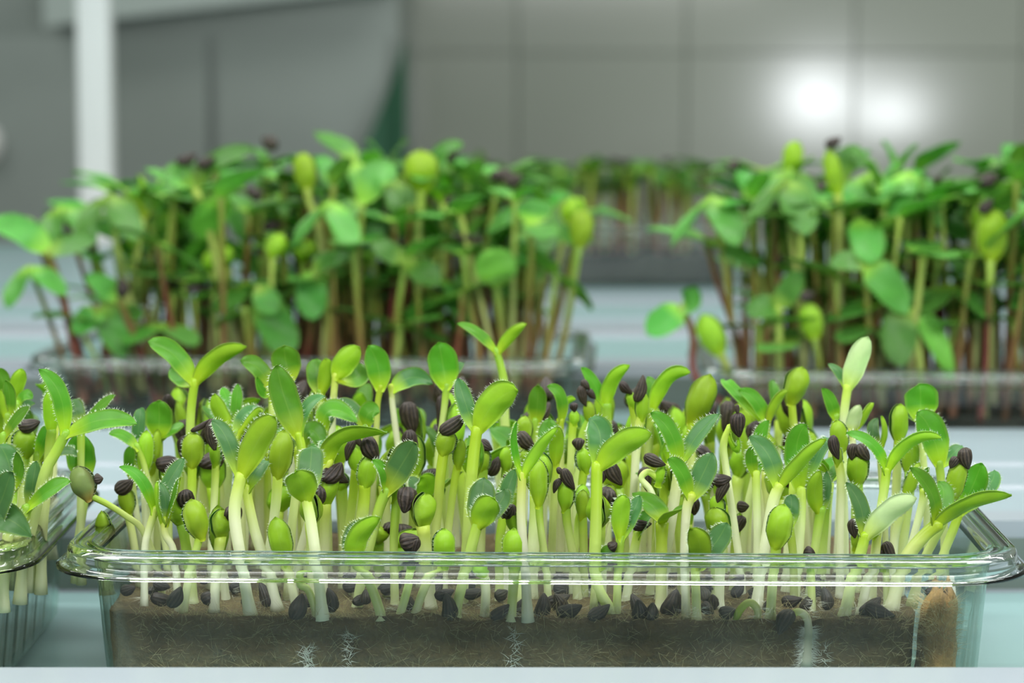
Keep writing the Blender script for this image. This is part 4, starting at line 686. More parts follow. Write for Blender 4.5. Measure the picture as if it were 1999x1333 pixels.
['sprout with cupped leaf right behind the left dark blade',-121.5,94.7,32.3,5,3.66,1.08,'left'],
['sprout with closed bud left of the left yellow tip',-122.8,39.5,29.1,0,3.83,1.07,'left'],
['second sprout with narrow upright leaves left of the left yellow tip',-138.5,44.5,40.6,4,5.24,1.29,'left'],
['second sprout with two spread leaves left of the left lowest leaf',-119.7,31.4,27.9,3,2.73,1.25,'left'],
['third sprout with two spread leaves left of the left lowest leaf',-126.8,32.4,29.2,3,5.57,1.28,'left'],
['second sprout with side-hulled bud left of the left lowest leaf',-146.4,31.7,31.4,2,1.21,1.02,'left'],
['fifth sprout with two spread leaves left of the left yellow tip',-130.5,75.4,30.5,3,3.68,1.29,'left'],
['sixth sprout with two spread leaves left of the left yellow tip',-134.4,51.1,37.8,3,1.16,1.29,'left'],
['sprout with hull-capped bud left of the left lowest leaf',-135,25.7,39.9,1,4.47,1.05,'left']]
LOOSE = [
[-70.1,13,14.6,4.9,3.2,60,'mid-sized dark hull lying upright right of the left corner leaf pair foot'],
[-63.6,20,13.3,4.3,3.2,30,'mid-sized dark hull lying slanted right of the rounded green bud foot'],
[-75.1,28,14,3.7,2.6,-20,'small dark hull lying flat right of the left corner leaf pair foot'],
[-44.6,12.5,12.7,5.5,3.7,70,'large dark hull lying upright right of the drooped small bud foot'],
[-38.1,16,13.3,5.2,2.9,100,'large dark hull lying upright right of the broad and midrib pair foot'],
[-52.6,22,13.2,5.4,2.7,110,'large dark hull lying upright right of the glossy leaf pair foot'],
[-56.6,24,11.9,3.3,2.4,80,'small dark hull lying upright right of the rounded green bud foot'],
[-26.5,32,12.5,4,2.9,20,'mid-sized dark hull lying flat right of the folded rim leaf foot'],
[-21.4,16,12.6,2.8,1.9,80,'small dark hull lying upright right of the low hull flower foot'],
[-31,20,13.1,3.2,2.4,90,'small dark hull lying upright right of the broad and midrib pair foot'],
[-34.7,34,12.7,4,2.9,10,'mid-sized dark hull lying flat right of the broad and midrib pair foot'],
[-13.4,13,12.3,6.6,3.6,95,'large dark hull lying upright right of the tiny ribbed bud foot'],
[-14.1,15,14.9,4.3,2.8,20,'mid-sized dark hull lying flat right of the tiny ribbed bud foot'],
[-2.5,12.5,11.6,4.9,2.9,40,'mid-sized dark hull lying slanted right of the submerged bud foot'],
[1.9,18,11.6,5.4,2.8,60,'large dark hull lying upright right of the light front bud foot'],
[6.2,16,11.8,6,3.4,80,'large dark hull lying upright right of the slim Y foot'],
[9.9,20,11.7,4.8,3.2,110,'mid-sized dark hull lying upright right of the slim Y foot'],
[12,14,11.7,5.6,3.2,20,'large dark hull lying flat right of the slim Y foot'],
[17.4,20,11.4,3.7,2.4,80,'small dark hull lying upright right of the leaf stub at rim foot'],
[18.1,12.5,11.6,5.3,2.8,30,'large dark hull lying slanted right of the leaf stub at rim foot'],
[25.9,17,12.1,4.7,2.8,110,'mid-sized dark hull lying upright right of the pointed twin leaf foot'],
[26.4,13,11.7,4.9,3.2,95,'second mid-sized dark hull lying upright right of the pointed twin leaf foot'],
[29,12.5,11.6,3.8,3,80,'third mid-sized dark hull lying upright right of the pointed twin leaf foot'],
[33.5,18,12.2,6.5,4.5,70,'large dark hull lying upright right of the pointed twin leaf foot'],
[44.9,12.5,11.6,3.8,3,10,'mid-sized dark hull lying flat right of the low heart pair foot'],
[41,16,11.5,3.2,2.6,-40,'small dark hull lying slanted right of the low heart pair foot'],
[42.5,22,11.5,3.7,2.6,90,'small dark hull lying upright right of the low heart pair foot'],
[51.8,24,11.5,3.3,2.2,-20,'small dark hull lying flat right of the low heart pair foot'],
[59.3,22,12,4.3,2.8,10,'mid-sized dark hull lying flat right of the big front bud foot'],
[62.4,20,11.9,4.1,3,60,'mid-sized dark hull lying upright right of the white rooted seedling foot'],
[66.2,20,12.8,4.8,2.8,100,'mid-sized dark hull lying upright right of the hull mouth foot'],
[75,15,12.1,5.6,3.6,40,'large dark hull lying slanted right of the yellow leaning stalk foot'],
[76.6,12.5,11.7,6.4,3.1,-18,'large dark hull lying flat right of the yellow leaning stalk foot'],
[90.2,24,13.5,4.8,2.4,0,'mid-sized dark hull lying flat right of the right end spreading leaves foot'],
[-8.1,24,13.2,4.8,2.6,10,'mid-sized dark hull lying flat right of the short round pair foot'],
[11.2,36,11.5,4.5,2.7,-10,'mid-sized dark hull lying flat right of the slim Y foot'],
[24.8,36,12.5,4.2,2.5,30,'mid-sized dark hull lying slanted right of the pointed twin leaf foot'],
[72.3,34,11.8,4,2.4,-30,'mid-sized dark hull lying slanted right of the pale green low pair foot'],
[48.8,32,12.2,3.8,2.4,50,'second small dark hull lying slanted right of the low heart pair foot'],
[-16.5,30,12.6,4,2.6,40,'mid-sized dark hull lying slanted right of the tiny ribbed bud foot'],
[-43.1,32,12.8,4,2.4,10,'mid-sized dark hull lying flat right of the drooped small bud foot'],
[40.3,30,12.6,3.7,2.4,20,'second small dark hull lying flat right of the low heart pair foot'],
[53.9,18,11.7,3.2,2.4,80,'small dark hull lying upright right of the green hook seedling foot'],
[-82,26,13.5,3.5,2.4,20,'small dark hull lying flat left of the left corner leaf pair foot']]

for i, a in enumerate(SPROUTS): build_sprout(*a, seed=100 + i)

# the crowd between them: copies of six built sprouts of 40 mm, each with its own label
def proto_sprout(kind, var):
    R = random.Random(40 + kind * 7 + var)
    root = empty('seedling', (0, 0, 0)); tag(root, 'x', 'sprout')
    H = 40.0
    lx, ly = R.uniform(-3, 3), R.uniform(-2, 2)
    apz = H - (11 if kind in (0, 1, 2) else 10)
    put('stem', stem_mesh([(0, 0, -1.5), (lx * .3, ly * .2, apz * .4), (lx, ly, apz)], 1.22, 1.22, M[('stem', 'stem_white', 'stem_white', 'stem_green')[var]]), root)
    ap = Vector((lx, ly, apz))
    if kind in (0, 1, 2):
        tip = ap + Vector((R.uniform(-2.5, 2.5), R.uniform(-2, 2), 11.5))
        bud_parts(root, ap, tip, R.uniform(4.7, 5.9), '', 60 + kind + var, False)
        if kind == 1: put('seed_hull', hull_mesh(tip + Vector((-2.5, -2.2, -4)), tip + Vector((2.6, -1.2, 1.4)), R.uniform(5, 6.4), var, True), root)
        if kind == 2:
            put('seed_hull', hull_mesh(tip + Vector((1.5, -3, 1.5)), tip + Vector((3.2, -2.4, -7)), R.uniform(4.2, 5.4), var, True), root)
    elif kind in (3, 4):
        sp = 8.5 if kind == 3 else 3.5
        for sg in (-1, 1):
            hgt = R.uniform(6, 10) if kind == 3 else R.uniform(9, 12)
            tip = ap + Vector((sg * sp * R.uniform(.8, 1.1), R.uniform(-3, 3), hgt))
            pm = ap + Vector((sg * sp * .42, R.uniform(-1, 1), hgt * .62))
            me, Vs, dm = leaf_mesh(ap, pm, tip, R.uniform(5, 7) if kind == 3 else 4.4, Vector((-sg * .8, -.3, .7)).normalized(), M['leaf'], .5 * var / 3, .3)
            put('seed_leaf', me, root)
    else:
        tip = ap + Vector((R.uniform(-2, 2), R.uniform(-2, 2), 11))
        me, Vs, dm = leaf_mesh(ap, (ap + tip) / 2 + Vector((0, 1.2, 0)), tip, 7.5, Vector((.3, -1, .2)).normalized(), M['leaf'], .2, .35)
        put('seed_leaf', me, root)
        me, Vs, dm = leaf_mesh(ap, ap + Vector((2, 1.5, 4)), ap + Vector((5, 2.5, 7)), 4.6, Vector((-.6, -.4, .7)).normalized(), M['leaf'], .8, .3)
        put('seed_leaf', me, root)
    return root
protos, first = {}, {}
for n, (lab, x, y, h, kind, rot, sc, tray) in enumerate(CROWD):
    key = (kind, n % 4)
    loc = Vector((x, y, 10.5)) * MM; s3 = (sc, sc, h / 40.0)
    if key not in protos:
        o = protos[key] = proto_sprout(*key); o.location = loc; o.rotation_euler = (0, 0, rot); o.scale = s3
    else:
        o = copy_thing(protos[key], loc, rot, s3)
    tag(o, lab, 'sprout', GROUPS[tray])

# loose hulls that fell on the mat
for i, (x, y, z, L, w, ang, lab) in enumerate(LOOSE):
    a = math.radians(ang); d = Vector((math.cos(a), rnd.uniform(-.3, .3), math.sin(a))) * L * .5
    o = put('loose_seed_hull', hull_mesh(-d, d, w, 300 + i)); o.location = Vector((x, y, z)) * MM
    tag(o, lab, 'seed hull', 'empty seed hulls lying on the felt mat')

RH = random.Random(21); inner = []
while len(inner) < 30:
    x, y = RH.uniform(-78, 72), RH.uniform(19, 50)
    if all((x - a) ** 2 + (y - b) ** 2 > 49 for a, b in inner): inner.append((x, y))
for i, (x, y) in enumerate(sorted(inner)):
    L = RH.uniform(4, 5.8); a = RH.uniform(0, PI); d = Vector((math.cos(a), math.sin(a) * .7, RH.uniform(-.2, .5))) * L * .5
    o = put('loose_seed_hull', hull_mesh(-d, d, RH.uniform(2.4, 3.2), 500 + i)); o.location = Vector((x, y, 12.4)) * MM
    n = i + 1
    w_ = ['first', 'second', 'third', 'fourth', 'fifth', 'sixth', 'seventh', 'eighth', 'ninth', 'tenth', 'eleventh', 'twelfth', 'thirteenth', 'fourteenth', 'fifteenth'][i if i < 15 else 29 - i]
    tag(o, 'dark hull lying deep among the stems, %s one from the tray %s end' % (w_, 'left' if i < 15 else 'right'), 'seed hull', 'empty seed hulls lying on the felt mat')

# ============================ clear trays ===================================
def outline(hx, hy, r, step):
    """Rounded rectangle centred on (0, hy); list of (x, y, nx, ny, arc, straight, u)."""
    P = []
    cs = [(hx - r, r, -PI / 2), (hx - r, 2 * hy - r, 0), (-hx + r, 2 * hy - r, PI / 2), (-hx + r, r, PI)]
    order = [('s', (-hx + r, 0), (hx - r, 0), (0, -1))] 
    segs = [((-hx + r, 0), (hx - r, 0), (0, -1)), ((hx, r), (hx, 2 * hy - r), (1, 0)), ((hx - r, 2 * hy), (-hx + r, 2 * hy), (0, 1)), ((-hx, 2 * hy - r), (-hx, r), (-1, 0))]
    for k, (a, b, n) in enumerate(segs):
        L = math.hypot(b[0] - a[0], b[1] - a[1]); m = max(1, int(L / step))
        for i in range(m):
            t = i / m; P.append((a[0] + (b[0] - a[0]) * t, a[1] + (b[1] - a[1]) * t, n[0], n[1], t * L, L))
        c = cs[k]; mm = 14
        for i in range(mm):
            an = c[2] + PI / 2 * i / mm
            P.append((c[0] + r * math.cos(an), c[1] + r * math.sin(an), math.cos(an), math.sin(an), -1, 0))
    return P
def sweep(P, prof, closed_prof, ribs=None):
    V, F = [], []
    n = len(P); k = len(prof)
    for (x, y, nx, ny, arc, L) in P:
        for (o, z) in prof:
            d = o
            if ribs and arc >= 0 and ribs[0] < z < ribs[1]:
                pitch = 12.4; m = (arc - L / 2) % pitch
                q = abs(m - pitch / 2)
                if q < 1.1 and 8 < arc < L - 8: d -= .8 * (1 + math.cos(PI * q / 1.1)) * .5
            V.append(Vector((x + nx * d, y + ny * d, z)) * MM)
    for i in range(n):
        j = (i + 1) % n
        for a in range(k if closed_prof else k - 1):
            b = (a + 1) % k
            F.append((i * k + a, j * k + a, j * k + b, i * k + b))
    return V, F
TW, TD, TH = 102., 59.5, 35.     # half width, half depth, height (mm)
# body: outer skin up, inner skin down, one closed sheet 0.5 mm thick with a drafted wall and a bottom
Pb = outline(TW - 8, TD - 8, 12, 1.1)
Pb = [(x, y + 8, nx, ny, a, L) for (x, y, nx, ny, a, L) in Pb]
prof = [(-3.6, .3), (-2.8, 1.2), (-2.5, 4), (-2.0, 9), (-1.55, 14), (-1.2, 18), (-1.1, 20), (-.7, 24), (-.3, 29), (0, 33), (0, 33.6), (-.55, 33.6), (-.55, 33), (-.9, 29), (-1.3, 24), (-1.7, 20), (-1.8, 18), (-2.15, 14), (-2.6, 9), (-3.1, 4), (-3.5, 1.4), (-4.2, .8)]
V, F = sweep(Pb, prof, False, (2, 20))
nP, kP = len(Pb), len(prof)
F.append(tuple(i * kP for i in range(nP - 1, -1, -1))); F.append(tuple(i * kP + kP - 1 for i in range(nP)))
body_me = outward(raw('tray_wall', V, F, M['clear']))
Pr = outline(TW - 8, TD - 8, 12, 4.0)
Pr = [(x, y + 8, nx, ny, a, L) for (x, y, nx, ny, a, L) in Pr]
def rim_profile():
    # inner bead, flat shoulder, outer bead, short skirt and a flared flange; 0.7 mm of plastic
    top = [(-.8, 32.2), (-.7, 34.0), (-.2, 34.9), (.6, 35.2), (1.4, 34.9), (2.2, 34.7), (3.2, 34.9), (4.2, 35.2), (5.1, 34.9), (5.6, 34.1), (5.8, 32.6), (6.2, 31.4), (7.2, 30.9), (8.0, 30.7)]
    low = [(8.0, 30.1), (7.1, 30.2), (5.9, 30.6), (5.2, 31.5), (5.0, 33.2), (4.3, 34.2), (3.2, 34.1), (2.2, 33.9), (1.4, 34.0), (.6, 34.2), (.1, 33.8), (-.1, 32.2)]
    return top + low
V, F = sweep(Pr, rim_profile(), True)
rim_me = outward(raw('tray_rim', V, F, M['rim']))
def tray(loc, yaw, label, rim_label=None):
    t = empty('clear_tray', loc, yaw)
    tag(t, label, 'tray', 'clear plastic sprouting trays')
    put('tray_wall', body_me, t); put('tray_rim', rim_me, t)
    return t
FZ = -.010                       # groove floor of the table
tray((.0053, -.0005, FZ), math.radians(-1.6), 'clear plastic tray of short pale sprouts in front, whole and in focus')
tray((-.2015, .002, FZ), math.radians(1), 'clear plastic tray cut off by the left edge, beside the sharp front tray')
tray((-.0735, .357, FZ), math.radians(-2.5), 'blurred clear tray behind the front tray on the left, holding tall microgreens')
tray((.163, .320, FZ), math.radians(-3), 'blurred clear tray behind on the right, cut off by the right edge')

# ============================ growing mats ==================================
def mat_block(hx, y0, y1, z0, z1, amp, seed, m, name, nx=90, ny=34, xo=0):
    V, F = [], []
    def top(x, y):
        e = noise.noise(Vector((x * .09 + seed, y * .09, 0))) * amp + noise.noise(Vector((x * .4, y * .4 + seed, 3))) * amp * .55
        return z1 + e
    rows = []
    for j in range(ny + 1):
        for i in range(nx + 1):
            y = y0 + (y1 - y0) * j / ny; dy = min(9., y - y0, y1 - y); x = (-hx + 2 * hx * i / nx) * (1 - (9 - math.sqrt(81 - (9 - dy) ** 2)) / hx)
            V.append(Vector((x, y, top(x, y))) * MM)
    W = nx + 1
    for j in range(ny):
        for i in range(nx):
            F.append((j * W + i, j * W + i + 1, (j + 1) * W + i + 1, (j + 1) * W + i))
    per = [i for i in range(W)] + [j * W + nx for j in range(1, ny + 1)] + [ny * W + i for i in range(nx - 1, -1, -1)] + [j * W for j in range(ny - 1, 0, -1)]
    prev = per
    lev = 6
    for l in range(1, lev + 1):
        cur = []
        for q in per:
            v = V[q]; x, y = v.x / MM, v.y / MM
            z = top(x, y) + (z0 - top(x, y)) * l / lev
            bl = .8 * noise.noise(Vector((x * .2, y * .2 + seed, z * .3)))
            cur.append(len(V)); V.append(Vector((x + (bl if abs(x) > hx - .1 else 0), y + (bl if y < y0 + .1 else 0), z)) * MM)
        for k in range(len(per)):
            k2 = (k + 1) % len(per)
            F.append((prev[k2], prev[k], cur[k], cur[k2]))
        prev = cur
    F.append(tuple(prev))
    ym = (y0 + y1) / 2
    for v in V:                                                 # follows the draft of the tray wall
        k = (v.z / MM - z0) / (z1 - z0) * 1.1
        v.x = v.x * (1 + k / hx) + xo * MM; v.y = ym * MM + (v.y - ym * MM) * (1 + .5 * k / (ym - y0))
    return raw(name, V, F, m)
def fibres(n, fn, m, name, wid=.03):
    V, F = [], []
    for _ in range(n):
        p, d, L, bend = fn()
        s = d.cross(Vector((.3, -1, .1))); s = (s.normalized() if s.length > .01 else Vector((1, 0, 0))) * wid
        u = d.cross(s).normalized() * wid
        b = len(V); q = p + d * (L * .5) + bend * L * .2; e = p + d * L + bend * L * .7
        V.extend([p + s, p - s * .5 + u, p - s * .5 - u, q + s * .8, q - s * .4 + u * .8, q - s * .4 - u * .8, e])
        for a, c in ((0, 1), (1, 2), (2, 0)):
            F.append((b + a, b + c, b + 3 + c, b + 3 + a)); F.append((b + 3 + a, b + 3 + c, b + 6))
    return raw(name, [v * MM for v in V], F, m, None, False)
def rv(R, s=1): return Vector((R.uniform(-s, s), R.uniform(-s, s), R.uniform(-s, s)))
R = random.Random(9)
mroot = empty('growing_mat', (.0045, 0, 0), math.radians(-1.6))
tag(mroot, 'brown fibrous growing mat filling the bottom of the sharp clear front tray', 'growing mat')
put('felt', mat_block(84.2, 12.6, 106, -8.2, 10.2, 1.3, 2.0, M['felt'], 'felt', 140, 44, -5.4), mroot)
def clump():
    V, F, D = [], [], []
    nr, ns = 20, 28
    for i in range(nr + 1):
        t = i / nr; z = -8 + 22.5 * t
        for j in range(ns):
            a = 2 * PI * j / ns
            rr = 1 - .15 * t - (.5 * (max(0, t - .8) / .2) ** 2)
            nn = 1 + .16 * noise.noise(Vector((math.cos(a) * 2, math.sin(a) * 2, z * .22)))
            V.append(Vector((84.0 + t * 1.0 + 4.3 * rr * nn * math.cos(a), 20 + 6.5 * rr * nn * math.sin(a), z + (1.6 * math.sin(3 * a + 1) + 1.2 * math.sin(7 * a)) * t ** 6)) * MM)
    for i in range(nr):
        for j in range(ns):
            k = (j + 1) % ns; F.append((i * ns + j, i * ns + k, (i + 1) * ns + k, (i + 1) * ns + j))
    F.append(tuple(nr * ns + j for j in range(ns)))
    return raw('felt_flap', V, F, M['felt_tan'])
tag(put('felt_flap', clump(), mroot), 'tan torn edge of the mat turned up at its right end')
def f_front():
    p = Vector((R.uniform(-83, 83), R.uniform(11.9, 12.6), R.uniform(-5, 11))); d = (Vector((R.uniform(-1, 1), -.12, R.uniform(-.6, .9)))).normalized(); return p, d, R.uniform(1.2, 4), rv(R, .4) * Vector((1, 0, 1)).length * .6
def f_top():
    y = 11.5 + R.random() ** 1.8 * 60
    p = Vector((R.uniform(-84, 84), y, 10.2 + R.uniform(-.8, .8))); d = Vector((R.uniform(-1, 1), R.uniform(-.5, .5), R.uniform(.05, 1))).normalized(); return p, d, R.uniform(1, 3.6), rv(R, .6)
def f_flap():
    a = R.uniform(0, 2 * PI); t = R.random() ** .6
    p = Vector((84.5 + 3.7 * math.cos(a) * (1 - .2 * t), 20 + 5.6 * math.sin(a), 1 + 12.5 * t)); d = Vector((math.cos(a), math.sin(a) * .6, R.uniform(-.2, 1))).normalized(); return p, d, R.uniform(1.2, 3.2), rv(R, .6)
tag(put('fibres', fibres(1900, f_front, M['fibre'], 'fibres', .028), mroot), kind='stuff')
tag(put('surface_fibres', fibres(2600, f_top, M['fibre'], 'surface_fibres', .03), mroot), kind='stuff')
tag(put('flap_fibres', fibres(700, f_flap, M['fibre'], 'flap_fibres', .04), mroot), kind='stuff')
# white root hair: round the feet of the front sprouts, down the face of the mat and on the furry root
feet = [(a[1][0], a[1][1]) for a in SPROUTS if a[7] == 'front' and a[1][1] < 34]
def f_root():
    x, y = R.choice(feet); a = R.uniform(0, 2 * PI); rr = R.uniform(.6, 3)
    p = Vector((x - 4.5 + math.cos(a) * .8, max(11.2, y + math.sin(a) * .8), 10.6 + R.uniform(0, 2.2))); d = Vector((math.cos(a), math.sin(a), R.uniform(-.5, .3))).normalized(); return p, d, R.uniform(1, 3.2), rv(R, .5)
tag(put('root_hairs', fibres(1300, f_root, M['root'], 'root_hairs', .026), mroot), kind='stuff')
furry = [a for a in SPROUTS if a[0].startswith('seedling with white arched')][0]
def f_fur():
    rel = furry[2]; k = R.uniform(0, 1.15); a, b = Vector(rel[0]), Vector(rel[1])
    p = a.lerp(b, k) if k < 1 else b.lerp(Vector(rel[2]), k - 1)
    d = Vector((R.choice((-1, 1)) * R.uniform(.3, 1), R.uniform(-.35, .1), R.uniform(-.8, .3))).normalized(); return p, d, R.uniform(1, 3.4), rv(R, .3)
ro = [o for o in C.objects if o.get('label') == furry[0]][0]
tag(put('root_hair', fibres(1100, f_fur, M['root'], 'root_hair', .045), ro), kind='stuff')
for x, z, n_ in ((-47.5, 0, 160), (-39, 3, 70), (-4.5, 4, 50), (60, 2, 40)):
    def f_tuft():
        p = Vector((x + R.uniform(-.4, .4) + .12 * R.uniform(-6, 6), 11.8, max(-8, z + R.uniform(-6, 4)))); d = Vector((R.uniform(-1, 1), -.1, R.uniform(-.5, .8))).normalized(); return p, d, R.uniform(1, 2.8), rv(R, .3)
    tag(put('root_tuft', fibres(n_, f_tuft, M['root'], 'root_tuft', .05), mroot), kind='stuff')

fl = put('root_fluff', leaf_mesh((.6, 0, -2.6), (-.2, 0, 0), (.5, 0, 2.4), 2.4, Vector((0, -1, 0)), M['root'], 0, .1, th=.8)[0]); fl.location = (.0938, .026, .0125)
tag(fl, 'small white tuft of root fluff stuck inside the right wall of the sharp tray', 'fluff')
ml = empty('growing_mat', (-.2015, .002, 0)); tag(ml, 'brown growing mat seen through the wall of the tray at the left edge', 'growing mat')
put('felt', mat_block(88, 13, 106, -8.2, 10.2, 1.2, 7.0, M['felt'], 'felt', 40, 20), ml)
ml = empty('growing_mat', (-.0735, .357, 0), math.radians(-2.5)); tag(ml, 'dark peat layer in the blurred rear tray on the left', 'growing mat')
put('peat', mat_block(88, 13, 104, -8.2, 8, 1.5, 4.0, M['peat'], 'peat', 40, 20), ml)
ml = empty('growing_mat', (.163, .320, 0), math.radians(-3)); tag(ml, 'dark peat layer in the blurred rear tray on the right', 'growing mat')
put('peat', mat_block(88, 13, 104, -8.2, 8, 1.5, 5.0, M['peat'], 'peat', 40, 20), ml)

# ============================ tall microgreens behind =======================
LOOKS = ['flat leaves', 'one hanging leaf', 'pale folded leaves', 'dark hull', 'drooping leaves', 'upright leaves']
def microgreen(kind, var):
    R = random.Random(900 + kind * 13 + var)
    root = empty('microgreen', (0, 0, 0)); tag(root, 'x', 'sprout')
    H = 80.
    lx, ly = R.uniform(-5, 5), R.uniform(-4, 4)
    ms = M[('rear_stem', 'rear_stem_red', 'rear_stem_pale', 'rear_stem')[(kind + var) % 4]] if kind != 2 else M['rear_stem_pale']
    ap = Vector((lx, ly, H - 4))
    put('stem', stem_mesh([(0, 0, -1.5), (lx * .2 + R.uniform(-2, 2), ly * .3, H * .35), (lx * .7, ly * .7, H * .7), ap], 1.05, .95, ms, 1.3, 14), root)
    lw, ll = R.uniform(12, 15), R.uniform(18, 23)
    def lf(dirx, diry, rise, w=lw, l=ll, sag=.25, nz=1.):
        d = Vector((dirx, diry, 0)).normalized()
        tip = ap + d * l * math.cos(rise) + Vector((0, 0, l * math.sin(rise) - sag * 4))
        pm = ap + d * l * .5 * math.cos(rise) + Vector((0, 0, l * .5 * math.sin(rise) + sag * 3))
        n = Vector((-d.x * math.sin(rise), -d.y * math.sin(rise), math.cos(rise)))
        me, _, _ = leaf_mesh(ap, pm, tip, w, n, M['rear_leaf'], R.random(), .18, th=.9, point=-.1, nu=11, nv=7)
        put('seed_leaf', me, root)
        return pm, tip
    if kind == 0: lf(1, .2, .15); lf(-1, .1, .2)
    elif kind == 1: lf(1, -.5, -.7); lf(-1, .2, .5)
    elif kind == 2:
        tip = ap + Vector((3, -1, 13))
        me, _, _ = leaf_mesh(ap, (ap + tip) / 2 + Vector((-1, -1, 0)), tip, 8, Vector((0, 1, 0)), M['leaf'], 0, .1, 2.2, nu=11, nv=7); put('seed_leaf', me, root)
        me, _, _ = leaf_mesh(ap, ap + Vector((4, -1, 5)), ap + Vector((9, -2, 7)), 7, Vector((-.4, -.3, .9)), M['leaf'], .1, .2, nu=11, nv=7); put('seed_leaf', me, root)
    elif kind == 3:
        lf(.8, -.4, .6, 8, 13); lf(-.9, .1, .4, 8, 13)
        put('seed_hull', hull_mesh(ap + Vector((-3, -3, 7)), ap + Vector((4, -4, 10)), 5.6, var, False), root)
    elif kind == 4: lf(.7, -.7, -.9); lf(-.8, -.6, -.75)
    else: lf(.6, -.3, 1.0, 9, 13); lf(-.5, .3, .95, 9, 13)
    return root
mg = {}
count = {}
def ordinal(n):
    ones = ['', 'first', 'second', 'third', 'fourth', 'fifth', 'sixth', 'seventh', 'eighth', 'ninth', 'tenth', 'eleventh', 'twelfth', 'thirteenth', 'fourteenth', 'fifteenth', 'sixteenth', 'seventeenth', 'eighteenth', 'nineteenth', 'twentieth', 'twenty-first', 'twenty-second', 'twenty-third', 'twenty-fourth']
    return ones[n]
ROWS = ['front row', 'second row', 'third row', 'fourth row', 'fifth row', 'sixth row', 'back row']
def rear_stand(cx, cy, yaw, trayname, group, hfun, seed, ncol, xlim):
    R = random.Random(seed)
    k = 0
    for row in range(7):
        y = 17 + row * 13.5
        line = []
        for c in range(ncol):
            x = -84 + 168 * (c + .5) / ncol + R.uniform(-2.6, 2.6); yy = y + R.uniform(-4, 4)
            line.append((x, yy))
        line.sort()
        for c, (x, yy) in enumerate(line):
            X = cx + x * math.cos(yaw) - yy * math.sin(yaw); Y = cy + x * math.sin(yaw) + yy * math.cos(yaw)
            h = hfun(X, R) * (1 if row else .9)
            if row < 5 and R.random() < (.72, .62, .5, .4, .3)[row]: h *= R.uniform(.40 + .06 * row, .88)
            kind = R.choices(range(6), [34, 18, 7, 13, 14, 14])[0]
            if h < 62: kind = R.choices(range(6), [30, 26, 6, 6, 26, 6])[0]
            key = (kind, k % 4); k += 1
            rot = R.choice((0, PI)) + R.uniform(-.8, .8) if kind in (1, 2, 3, 4) else R.uniform(0, 2 * PI)
            if kind == 4 and R.random() < .7: rot = R.uniform(-.4, .4)
            if X > xlim: continue
            s = R.uniform(.85, 1.12)
            loc = Vector((X, Y, 7.5)) * MM
            if key not in mg: o = mg[key] = microgreen(*key); o.location = loc; o.rotation_euler = (0, 0, rot); o.scale = (s, s, h / 80)
            else: o = copy_thing(mg[key], loc, rot, (s, s, h / 80))
            # plants at the ends of a tray lean outwards
            e = x / 84
            o.rotation_euler = (R.uniform(-.05, .03) - (.1 if row == 0 and R.random() < .4 else 0), ((.3 if cx < 0 else .14) * e ** 3 + R.uniform(-.07, .07)), rot)
            tag(o, 'microgreen with %s, %s from left in the %s, %s' % (LOOKS[kind], ordinal(c + 1), ROWS[row], trayname), 'sprout', group)
def h_left(X, R):
    u = (X + 73.5) / 90
    return R.uniform(72, 90) * (1 - .2 * max(0, -u) ** 1.5 - .12 * max(0, u) ** 2)
def h_right(X, R):
    return R.uniform(70, 88) * (1 - .16 * max(0, (95 - X) / 40) ** 1.5)
rear_stand(-73.5, 357, math.radians(-2.5), 'rear left tray', 'tall microgreens in the rear left tray', h_left, 21, 20, 500)
rear_stand(163, 320, math.radians(-3), 'rear right tray', 'tall microgreens in the rear right tray', h_right, 33, 20, 232)

